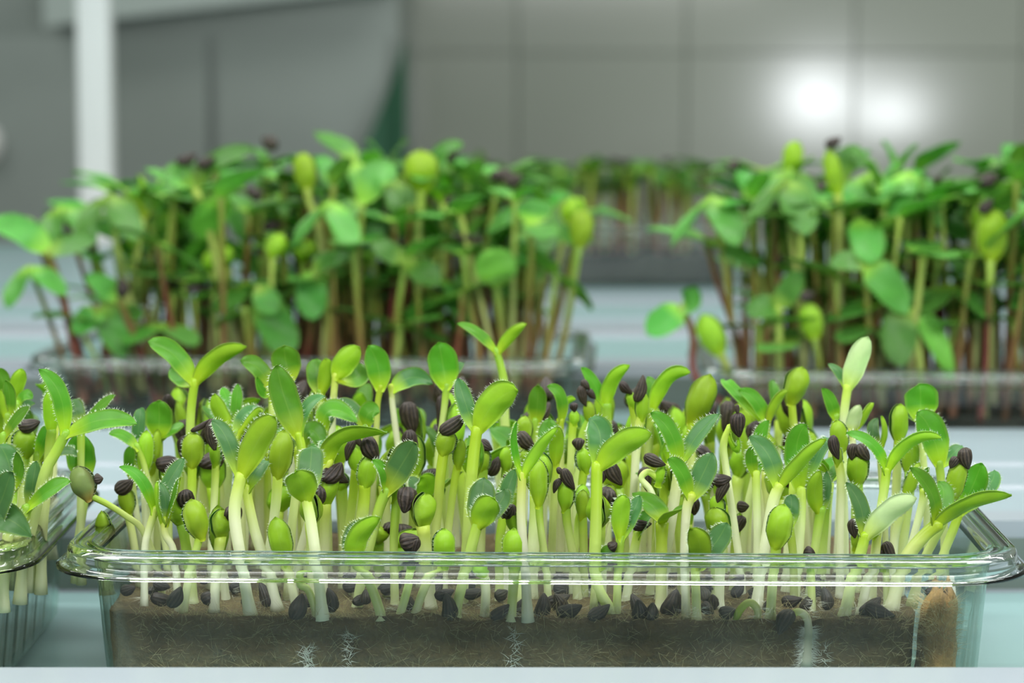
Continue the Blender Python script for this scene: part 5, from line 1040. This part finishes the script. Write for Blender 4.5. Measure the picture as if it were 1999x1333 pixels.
# single plants of the rear stands that the photograph shows clearly (mm)
def rear_single(label, group, pts, r, leaves, hulls=(), ms='rear_stem_pale', lm='rear_leaf', bud=None):
    b = Vector(pts[0]); root = empty('microgreen', b * MM); tag(root, label, 'sprout', group)
    rel = [Vector(p) - b for p in pts]
    put('stem', stem_mesh(rel, r, r, M[ms], 1.2, 16), root)
    for (pm, p1, w, n, blue) in leaves:
        me, _, _ = leaf_mesh(rel[-1], Vector(pm) - b, Vector(p1) - b, w, Vector(n).normalized(), M[lm], blue, .2, th=.9, point=-.05); put('seed_leaf', me, root)
    if bud: bud_parts(root, rel[-1], Vector(bud[0]) - b, bud[1], '', 7, False)
    for (a, e, w) in hulls: put('seed_hull', hull_mesh(Vector(a) - b, Vector(e) - b, w, 5), root)
    return root
REAR = [
['rear left plant with pale stem leaning left over the dark middle, two leaves on top','tall microgreens in the rear left tray',[[-95.7,386,7],[-100.4,384,34],[-104.8,384,51.6],[-108.6,384,69.1],[-113.2,384,83.7]],1.3,[[[-105.8,382,93.8],[-91,380,98.1],8.4,[0,-0.75,0.65],0.2],[[-118.7,382,90.2],[-123.9,380,87.5],7.3,[0,-0.75,0.65],0.5]],[[[-119.4,381,93.3],[-112.1,381,96.6],4.4],[[-112.1,381,92.1],[-105.7,381,95.5],4.4]],'rear_stem_pale','rear_leaf',None],
['rear left plant with bright yellow bud glowing above the others','tall microgreens in the rear left tray',[[-62.2,388,7],[-66.3,386,48.6],[-69.5,386,70.8],[-72.3,386,78.1],[-73.4,386,84]],1.4,[],[],'rear_stem_pale','rear_leaf',[[-74.6,385,97.2],8.1]],
['rear left plant with broad yellow-lit folded leaf at the top right of the middle','tall microgreens in the rear left tray',[[-35.1,394,7],[-34.3,392,48.1],[-33.6,392,70.4],[-32.8,392,83.4]],1.3,[[[-25.7,390,96.4],[-17.4,388,99.2],6.7,[0,-0.75,0.65],0.2]],[[[-22.9,389,93.1],[-20.1,389,99.1],3.3]],'rear_stem_pale','rear_leaf',[[-32,391,97.8],12.9]],
['rear left plant with two oval leaves spread low in a slanting line','tall microgreens in the rear left tray',[[-42.8,376,7],[-41.7,371,24.3],[-40.2,371,42.6],[-37.6,371,59.3]],1.2,[[[-44.2,369,62.7],[-50,367,66.8],9.1,[0,-0.75,0.65],0.6],[[-31.5,369,55.5],[-25.5,367,50.9],10.5,[0,-0.75,0.65],0.5]],[],'rear_stem','rear_leaf',None],
['rear left plant with round light green leaf facing front near its right end','tall microgreens in the rear left tray',[[-1.1,376,7],[-2.6,371,24.3],[-4.4,371,38.9],[-5.7,371,49.9]],1.2,[[[-5.7,369,56.9],[-5.7,367,64.3],14.9,[0,0.9,-0.2],0.2]],[],'rear_stem','rear_leaf',None],
['rear left plant with big leaf stretching out past the left picture edge','tall microgreens in the rear left tray',[[-152.8,376,7],[-154.7,374,21.2],[-158.4,374,40.5],[-162.1,374,55.1],[-164.8,374,62]],1.4,[[[-172.8,372,69.4],[-184.1,370,72.4],11.3,[0,-0.75,0.65],0.4],[[-155.7,372,64.7],[-146.3,370,66.3],9.1,[0,-0.75,0.65],0.4]],[],'rear_stem_red','rear_leaf',None],
['rear left plant with yellow-green bud at the far right end of the tray','tall microgreens in the rear left tray',[[8,382,7],[16.6,380,23.3],[20.6,380,41.8],[23.9,380,63.8]],1.2,[[[18.3,378,68.5],[11,376,71.3],7.3,[0,-0.75,0.65],0.4]],[],'rear_stem','rear_leaf',[[26,379,77],8.4]],
['rear left plant with long leaf hanging straight down in the middle','tall microgreens in the rear left tray',[[-63.9,376,7],[-64.4,370,24.4],[-65.2,370,42.7],[-70.1,370,55.8]],1.2,[[[-70.7,368,47.4],[-69.9,366,38.5],11.2,[0,-0.75,0.65],0.4],[[-64.9,368,59.2],[-55.7,366,61.1],8,[0,-0.75,0.65],0.6]],[],'rear_stem','rear_leaf',None],
['rear left plant with two leaves hanging one below the other, left of middle','tall microgreens in the rear left tray',[[-89.9,376,7],[-90.8,370,20.8],[-92.1,370,35.4],[-89.5,370,49.9]],1.2,[[[-86.7,368,45.6],[-83.8,366,40.3],9.4,[0,-0.75,0.65],0.1],[[-83.2,368,35.6],[-77.3,366,26.7],13.4,[0,-0.75,0.65],0.1]],[],'rear_stem','rear_leaf',None],
['short rear left plant with dark leaves near the left end of the tray','tall microgreens in the rear left tray',[[-141.5,376,7],[-142.9,372,20.5],[-144.5,372,31.5],[-147.1,372,42.5]],1.2,[[[-149.5,370,39],[-155.6,368,33.8],10.2,[0,-0.75,0.65],0.1],[[-141.4,370,35.4],[-137.6,368,24.7],10.9,[0,-0.75,0.65],0.1]],[],'rear_stem_red','rear_leaf',None],
['rear left plant with dark hull dangling from a reddish stem near the left end','tall microgreens in the rear left tray',[[-127,376,7],[-129.1,371,17],[-134,371,31.6],[-139.2,371,46.2]],1.3,[[[-143.7,369,50],[-150.5,367,53.8],8.7,[0,-0.75,0.65],0.5]],[[[-137.3,368,46.5],[-138.2,368,53.7],5.1]],'rear_stem_red','rear_leaf',None],
['rear left plant with blue-green leaf held flat toward the front below the bright bud','tall microgreens in the rear left tray',[[-54.7,376,7],[-54.7,374,24],[-54.4,374,56.9],[-53.4,374,78.7]],1.2,[[[-47.8,372,88.7],[-41.4,370,87.9],12.7,[0,-0.75,0.65],0.9],[[-57.8,372,77],[-63.1,370,71.7],8,[0,-0.75,0.65],0.6]],[],'rear_stem','rear_leaf',None],
['rear right plant with round leaf hanging out over the left tray end','tall microgreens in the rear right tray',[[80,340,7],[63.1,338,21],[61.6,338,36.8],[57.6,338,45.6]],1.2,[[[52.3,336,41.4],[45.6,334,36.9],11.2,[0,-0.75,0.65],0.1],[[60.1,336,47.5],[62.5,334,52.9],8.7,[0,-0.75,0.65],0.3]],[],'rear_stem_red','rear_leaf',None],
['rear right plant with pale folded bud low at the left end of the tray','tall microgreens in the rear right tray',[[80,339,7],[76.2,337,15.8],[73.5,337,24.6],[70.8,337,29.9]],1.4,[],[],'rear_stem_pale','rear_leaf',[[64.8,336,43.7],8.7]],
['rear right plant with bright neck and dark hull rising highest above the stand','tall microgreens in the rear right tray',[[114,354,7],[113.5,352,51.4],[113.2,352,72.7],[112.4,352,83.3]],1.3,[[[116.1,350,97.4],[119.4,348,92.2],7.1,[0,-0.75,0.65],0.4]],[[[107.5,349,100.1],[112.7,349,103.1],4.2]],'rear_stem_pale','rear_leaf',[[108.8,351,99.2],6]],
['rear right plant with big leaf hanging toward the viewer right of its middle','tall microgreens in the rear right tray',[[122.8,339,7],[122.5,337,17.6],[121.2,337,42.2],[120.1,337,59.6]],1.2,[[[125.9,335,54.6],[134,333,43.9],12.9,[0,-0.75,0.65],0.6],[[114.6,335,61.5],[107.4,333,59.9],8.7,[0,-0.75,0.65],0.6]],[],'rear_stem','rear_leaf',None],
['rear right plant with two pale veined leaves hanging low to the right','tall microgreens in the rear right tray',[[140.2,338,7],[139.9,336,12.4],[138.7,336,28.3],[135.5,336,44.7]],1.3,[[[131.3,334,37.2],[132.4,332,25.9],12.5,[0,-0.75,0.65],0.8],[[141.7,334,39],[149.8,332,21.7],7.7,[0,0.9,-0.2],0.2]],[],'rear_stem_pale','rear_leaf',None],
['rear right plant with pale cone-shaped bud under a dark hull near the right edge','tall microgreens in the rear right tray',[[161.9,340,7],[162,338,17.5],[162.4,338,42.1],[162.7,338,62.2]],1.3,[],[[[157.9,335,78],[162.3,335,82.7],4.5]],'rear_stem_pale','rear_leaf',[[163.8,337,79.1],10.4]],
['rear right plant with two light leaves raised diagonally, left of the middle','tall microgreens in the rear right tray',[[92.2,339,7],[91.9,337,15.8],[91.2,337,31.7],[90.7,337,45.7]],1.2,[[[94.2,335,52],[98.4,333,58.2],8.7,[0,-0.75,0.65],0.4],[[86.1,335,45.9],[79.5,333,43.4],10.1,[0,-0.75,0.65],0.4]],[],'rear_stem_pale','rear_leaf',None],
['rear right plant with pale triangular bud hanging under a hull in the middle','tall microgreens in the rear right tray',[[102.4,338,7],[103.2,336,14.2],[104.8,336,24.7],[102.9,336,35.3]],1.2,[],[[[97.1,333,49.5],[102.3,333,50.9],4.5]],'rear_stem','rear_leaf',[[100.5,335,47.6],7.7]]]
for a in REAR: rear_single(*a)

# a third tray far back between the two
far = empty('clear_tray', (.035, .865, FZ + .018), 0); tag(far, 'far blurred tray in the gap between the two rear trays', 'tray', 'clear plastic sprouting trays')
put('tray_wall', body_me, far); put('tray_rim', rim_me, far)
pb = empty('growing_mat', (.035, .865, FZ + .018)); tag(pb, 'dark peat in the far blurred tray', 'growing mat')
put('peat', mat_block(88, 13, 104, 1.8, 18, 1.5, 6.0, M['peat'], 'peat', 20, 10), pb)
def massed(name, spots, seed, zb):
    """Many small plants that stand too deep in a tray to be told apart: one mesh of stems, leaves and hulls."""
    R = random.Random(seed); V, F, D, mi = [], [], [], []
    mats = []
    def add(me, T):
        o = len(V); V.extend([T @ v.co for v in me.vertices]); D.extend([tuple(c.color) for c in me.color_attributes['dat'].data])
        m = me.materials[0]
        if m not in mats: mats.append(m)
        k = mats.index(m)
        for p in me.polygons: F.append(tuple(o + i for i in p.vertices)); mi.append(k)
    srcs = [mg[k] for k in sorted(mg)]
    for x, y, h in spots:
        s = R.choice(srcs)
        T = Matrix.Translation(Vector((x, y, zb))) @ Matrix.Rotation(R.uniform(0, 6.28), 4, 'Z') @ Matrix.Rotation(R.uniform(-.08, .08), 4, 'X') @ Matrix.Diagonal((1, 1, h / 80, 1))
        for ch in s.children: add(ch.data, T)
    return raw(name, V, F, None, D, True, mats, mi)
RF = random.Random(77)
far_spots = [(.035 + (-84 + 10 * c + RF.uniform(-4, 4)) * MM, .882 + r_ * .0135 + RF.uniform(-.004, .004), RF.uniform(36, 50)) for r_ in range(7) for c in range(17)]
deep = []
for cx_, cy_, yaw_ in ((-.0735, .357, -2.5), (.163, .320, -3)):
    for k in range(95):
        x, y = RF.uniform(-80, 80) * MM, RF.uniform(30, 102) * MM; q = math.radians(yaw_)
        X = cx_ + x * math.cos(q) - y * math.sin(q)
        if X < .235: deep.append((X, cy_ + x * math.sin(q) + y * math.cos(q), RF.uniform(30, 78)))
tag(put('massed_greens', massed('massed_greens', deep, 41, .0075)), 'dense tangle of lesser microgreens filling the inside of both rear trays', 'greens', None, 'stuff')
tag(put('distant_greens', massed('distant_greens', far_spots, 78, .0275)), 'dark blurred mass of microgreens in the far tray between the rear trays', 'greens', None, 'stuff')

# ============================ the table =====================================
def table():
    # cross-section (y, z, material of the strip that follows), mm
    p = [(-60, -60, 1), (-60, 7.9, 1), (-21, 7.9, 1), (-18.5, 6, 1), (-17.5, -10, 2), (134, -10, 1), (135.5, -9.4, 3), (136, 4, 1), (136.5, 8.4, 1), (149, 8.8, 0), (152, 8, 0),
         (188, 8, 1), (190, 8.8, 1), (193, 8, 0), (230, 8, 1), (232, 8.8, 1), (236, 8, 0), (309, 8, 1), (312, 7, 3), (314, -10, 2), (484, -10, 3), (486, 4, 1), (488, 8.6, 1), (512, 8.8, 2), (516, 8, 2),
         (600, 8, 1), (604, 10, 1), (632, 10.4, 0), (640, 8, 0), (690, 8, 0), (694, 9, 2), (700, 8, 2), (762, 8, 1), (766, 9.4, 1), (776, 8, 0), (850, 8, 2), (900, 8, 2), (960, 8, 1), (965, 9.5, 1), (985, 8, 2), (1080, 8, 1), (1085, 9.5, 1), (1105, 8, 2), (1250, 8, 1), (1252, -40, 1)]
    V, F, mi = [], [], []
    x0, x1 = -1.1, 1.3
    for (y, z, k) in p:
        V.append(Vector((x0, y * MM, z * MM))); V.append(Vector((x1, y * MM, z * MM)))
    for i in range(len(p) - 1):
        F.append((2 * i, 2 * i + 1, 2 * i + 3, 2 * i + 2)); mi.append(p[i][2])
    b = len(V)
    for (y, z) in ((-60, -60), (1252, -60)): V.append(Vector((x0, y * MM, z * MM))); V.append(Vector((x1, y * MM, z * MM)))
    n = 2 * (len(p) - 1)
    F.append((n, n + 1, b + 3, b + 2)); mi.append(1); F.append((b, b + 1, b + 3, b + 2)); mi.append(1)
    F.append(tuple([2 * i for i in range(len(p))] + [b + 2, b])); mi.append(1)
    F.append(tuple([2 * i + 1 for i in range(len(p))] + [b + 3, b + 1])); mi.append(1)
    return raw('worktop', V, F, None, None, False, [M['table'], M['table_rail'], M['table_teal'], M['table_grey']], mi)
tb = empty('growing_table', (0, 0, -.9)); tag(tb, 'long pale grooved growing table carrying all the trays', 'table')
o = put('worktop', table(), tb); o.location = (0, 0, .9)
def box(x0, x1, y0, y1, z0, z1):
    V = [Vector((x, y, z)) for x in (x0, x1) for y in (y0, y1) for z in (z0, z1)]
    return V, [(0, 1, 3, 2), (4, 6, 7, 5), (0, 4, 5, 1), (2, 3, 7, 6), (0, 2, 6, 4), (1, 5, 7, 3)]
for sx in (-1.05, 1.2):
    for sy in (0, 1.2):
        V, F = box(sx, sx + .05, sy, sy + .05, 0, .842); put('leg', raw('leg', V, F, M['table_rail'], None, False), tb)

# white upright of the rack behind
def rack_post():
    V, F = [], []
    w, d, r = .0125, .0125, .004
    P = []
    for cx_, cy_, a0 in ((w - r, -d + r, -PI / 2), (w - r, d - r, 0), (-w + r, d - r, PI / 2), (-w + r, -d + r, PI)):
        for i in range(5):
            a = a0 + PI / 2 * i / 4; P.append((cx_ + r * math.cos(a), cy_ + r * math.sin(a)))
    for z in (0, 1.9):
        for (x, y) in P: V.append(Vector((x, y, z)))
    n = len(P)
    for i in range(n): F.append((i, (i + 1) % n, n + (i + 1) % n, n + i))
    F.append(tuple(range(n))); F.append(tuple(range(2 * n - 1, n - 1, -1)))
    return raw('rack_post', V, F, plain('rack_white', lin(248, 252, 250), .35, .5))
ps = put('rack_post', rack_post()); ps.location = (-.310, 1.33, -.9)
tag(ps, 'white square upright post at the left behind the rear tray, blurred', 'post')

# ============================ the room behind ===============================
def struct(name, V, F, m):
    o = put(name, raw(name, V, F, m, None, False)); o['kind'] = 'structure'; return o
wall_paint = plain('wall_grey_paint', lin(190, 198, 186), .6, .3, 0, .04, 3)
WY = 2.6
V, F = box(-2.6, 2.6, WY, WY + .1, -.9, 1.9); struct('wall_back', V, F, wall_paint)
V, F = box(-2.7, -2.6, -2.6, WY + .1, -.9, 1.9); struct('wall_left', V, F, wall_paint)
V, F = box(2.6, 2.7, -2.6, WY + .1, -.9, 1.9); struct('wall_right', V, F, wall_paint)
V, F = box(-2.7, 2.7, -2.6, WY + .1, -1.0, -.9); struct('floor', V, F, plain('floor_grey', lin(120, 124, 118), .5, .4))
tile_m = plain('glazed_tile', lin(196, 203, 190), .12, .5, 0, .03, 4)
def tiles():
    """Glazed wall tiles, each set very slightly out of true."""
    R = random.Random(3); V, F = [], []
    s, g = .213, .0012
    for i in range(-1, 8):
        for j in range(-3, 6):
            x = .007 + i * s - .0; z = -.05 + (j) * s + .0
            x0, x1, z0, z1 = x + g, x + s - g, z + g, z + s - g
            if x1 < -.07: continue
            ax, az = R.uniform(-.0012, .0012), R.uniform(-.0012, .0012)
            o = len(V); y = WY - .008
            for (a, b) in ((x0, z0), (x1, z0), (x1, z1), (x0, z1)):
                V.append(Vector((a, y + ax * (a - x0) / s + az * (b - z0) / s, b)))
            for (a, b) in ((x0, z0), (x1, z0), (x1, z1), (x0, z1)): V.append(Vector((a, WY, b)))
            F.append((o, o + 1, o + 2, o + 3))
            for k in range(4): F.append((o + (k + 1) % 4, o + k, o + 4 + k, o + 4 + (k + 1) % 4))
    return V, F
V, F = tiles(); struct('trim_1', V, F, tile_m)

# steel cabinet against the wall on the left
steel = plain('brushed_steel', lin(176, 186, 180), .34, .5, .5, .05, 30)
steel_d = plain('dark_steel', lin(158, 168, 162), .4, .5, .4, .06, 14)
cab = empty('steel_cabinet', (0, 0, -.9)); tag(cab, 'blurred grey steel cabinet standing against the back wall behind the white post', 'cabinet')
def cpart(name, b, m, lab=None):
    V, F = box(*b); o = put(name, raw(name, V, F, m, None, False), cab); o.location = (0, 0, .9)
    if lab: o['label'] = lab
    return o
cpart('body', (-1.5, -.125, 2.2, 2.58, -.9, .66), steel_d)
cpart('door', (-.4625, -.334, 2.185, 2.2, -.85, .176), steel_d)
cpart('door', (-.324, -.135, 2.185, 2.2, -.85, .176), steel_d)
cpart('door', (-1.2, -.4725, 2.185, 2.2, -.85, .176), steel)
V = [Vector(q) for q in ((-.5, 2.2, .19), (-.125, 2.2, .232), (-.125, 2.2, .30), (-.5, 2.2, .26), (-.5, 2.12, .185), (-.125, 2.12, .227), (-.125, 2.12, .295), (-.5, 2.12, .255))]
o = put('hood_rail', raw('hood_rail', V, [(4, 5, 6, 7), (0, 4, 7, 3), (1, 2, 6, 5), (3, 7, 6, 2), (0, 1, 5, 4)], plain('hood_pale', lin(190, 204, 198), .35, .5), None, False), cab); o.location = (0, 0, .9)
kb = bmesh.new(); bmesh.ops.create_uvsphere(kb, u_segments=20, v_segments=12, radius=.014); km = bpy.data.meshes.new('knob'); kb.to_mesh(km); kb.free()  # white ball added to stand in for a bright spot on the left
km.materials.append(plain('knob_white', lin(250, 252, 250), .3, .5)); km.polygons.foreach_set('use_smooth', [True] * len(km.polygons))
ko = put('knob', km, cab); ko.location = (-.571, 2.172, .9 + .058); ko.scale = (1, .9, 1.5); ko['label'] = 'small white knob'
# green folded tarp hanging beside the cabinet
def tarp():
    V, F = [], []
    n = 12
    for i in range(n + 1):
        t = i / n; x = -.215 + t * .1; top = -.02 + .19 * t ** 1.6
        for j in range(2):
            for z in (-.88, top): V.append(Vector((x, 2.15 + .012 * math.sin(9 * t) - j * .03, z)))
    for i in range(n):
        a = i * 4; b = a + 4
        F += [(a + 2, b + 2, b + 3, a + 3), (a, a + 1, b + 1, b), (a + 1, a + 3, b + 3, b + 1), (a, b, b + 2, a + 2)]
    F += [(0, 2, 3, 1), (n * 4, n * 4 + 1, n * 4 + 3, n * 4 + 2)]
    return raw('green_bag', V, F, plain('green_cloth', lin(62, 110, 84), .7, .3))
tag(put('green_bag', tarp()), 'dark green cloth bag standing at the right side of the steel cabinet', 'bag')

# ============================ light =========================================
def area(name, loc, rot, sx, sy, power, col=(1, 1, 1)):
    l = bpy.data.lights.new(name, 'AREA'); l.shape = 'RECTANGLE'; l.size = sx; l.size_y = sy; l.energy = power; l.color = col
    o = bpy.data.objects.new(name, l); C.objects.link(o); o.location = loc; o.rotation_euler = rot; return o
# grow tubes above the table
area('grow_tube_front', (.0, -.27, .40), (math.radians(28), 0, 0), 1.2, .11, 4.9, (1, 1, .98))
area('grow_tube_middle', (.0, .20, .46), (0, 0, 0), 1.2, .04, 2.3, (1, 1, .98))
area('grow_tube_rear', (.0, .50, .46), (0, 0, 0), 1.2, .04, 2.0, (1, 1, .98))
area('grow_tube_back', (.0, .95, .46), (0, 0, 0), 1.2, .04, .8, (1, 1, .98))
area('ceiling_panel', (-1.3, .6, 1.85), (0, 0, 0), .9, .9, 15, (1, .99, .96))  # overhead fill, added to brighten the walls and the rim reflections
area('ceiling_panel', (1.3, .6, 1.85), (0, 0, 0), .9, .9, 15, (1, .99, .96))
# unseen lamps behind the camera, added for the highlights on the tiles
area('window_pane', (1.03, -2.5, .06), (math.radians(90), 0, 0), .15, .12, 5.6, (.93, .97, 1))
area('window_pane', (1.30, -2.5, -.035), (math.radians(90), 0, 0), .15, .12, 6.2, (.93, .97, 1))
w = bpy.data.worlds.new('room_light'); bpy.context.scene.world = w; w.use_nodes = True
w.node_tree.nodes['Background'].inputs[0].default_value = (.86, .95, .93, 1)
w.node_tree.nodes['Background'].inputs[1].default_value = .22

# ============================ camera ========================================
cd = bpy.data.cameras.new('camera'); cam = bpy.data.objects.new('camera', cd); C.objects.link(cam)
cd.sensor_width = 36; cd.lens = 4720 / 1999 * 36
cam.location = (0, -.482, .120)
cam.rotation_euler = (PI / 2 - math.atan((666.5 - 171) / 4720), 0, 0)
cd.clip_start = .01; cd.clip_end = 20
cd.dof.use_dof = True; cd.dof.focus_distance = .507; cd.dof.aperture_fstop = 17
sc = bpy.context.scene; sc.camera = cam
sc.view_settings.view_transform = 'Standard'; sc.view_settings.look = 'None'; sc.view_settings.gamma = 1
sc.view_settings.use_curve_mapping = False; sc.view_settings.exposure = .2
cy = sc.cycles
cy.use_denoising = True
cy.max_bounces = 14; cy.transparent_max_bounces = 40; cy.transmission_bounces = 12; cy.diffuse_bounces = 5; cy.glossy_bounces = 5
cy.caustics_refractive = False; cy.caustics_reflective = False; cy.sample_clamp_indirect = 6
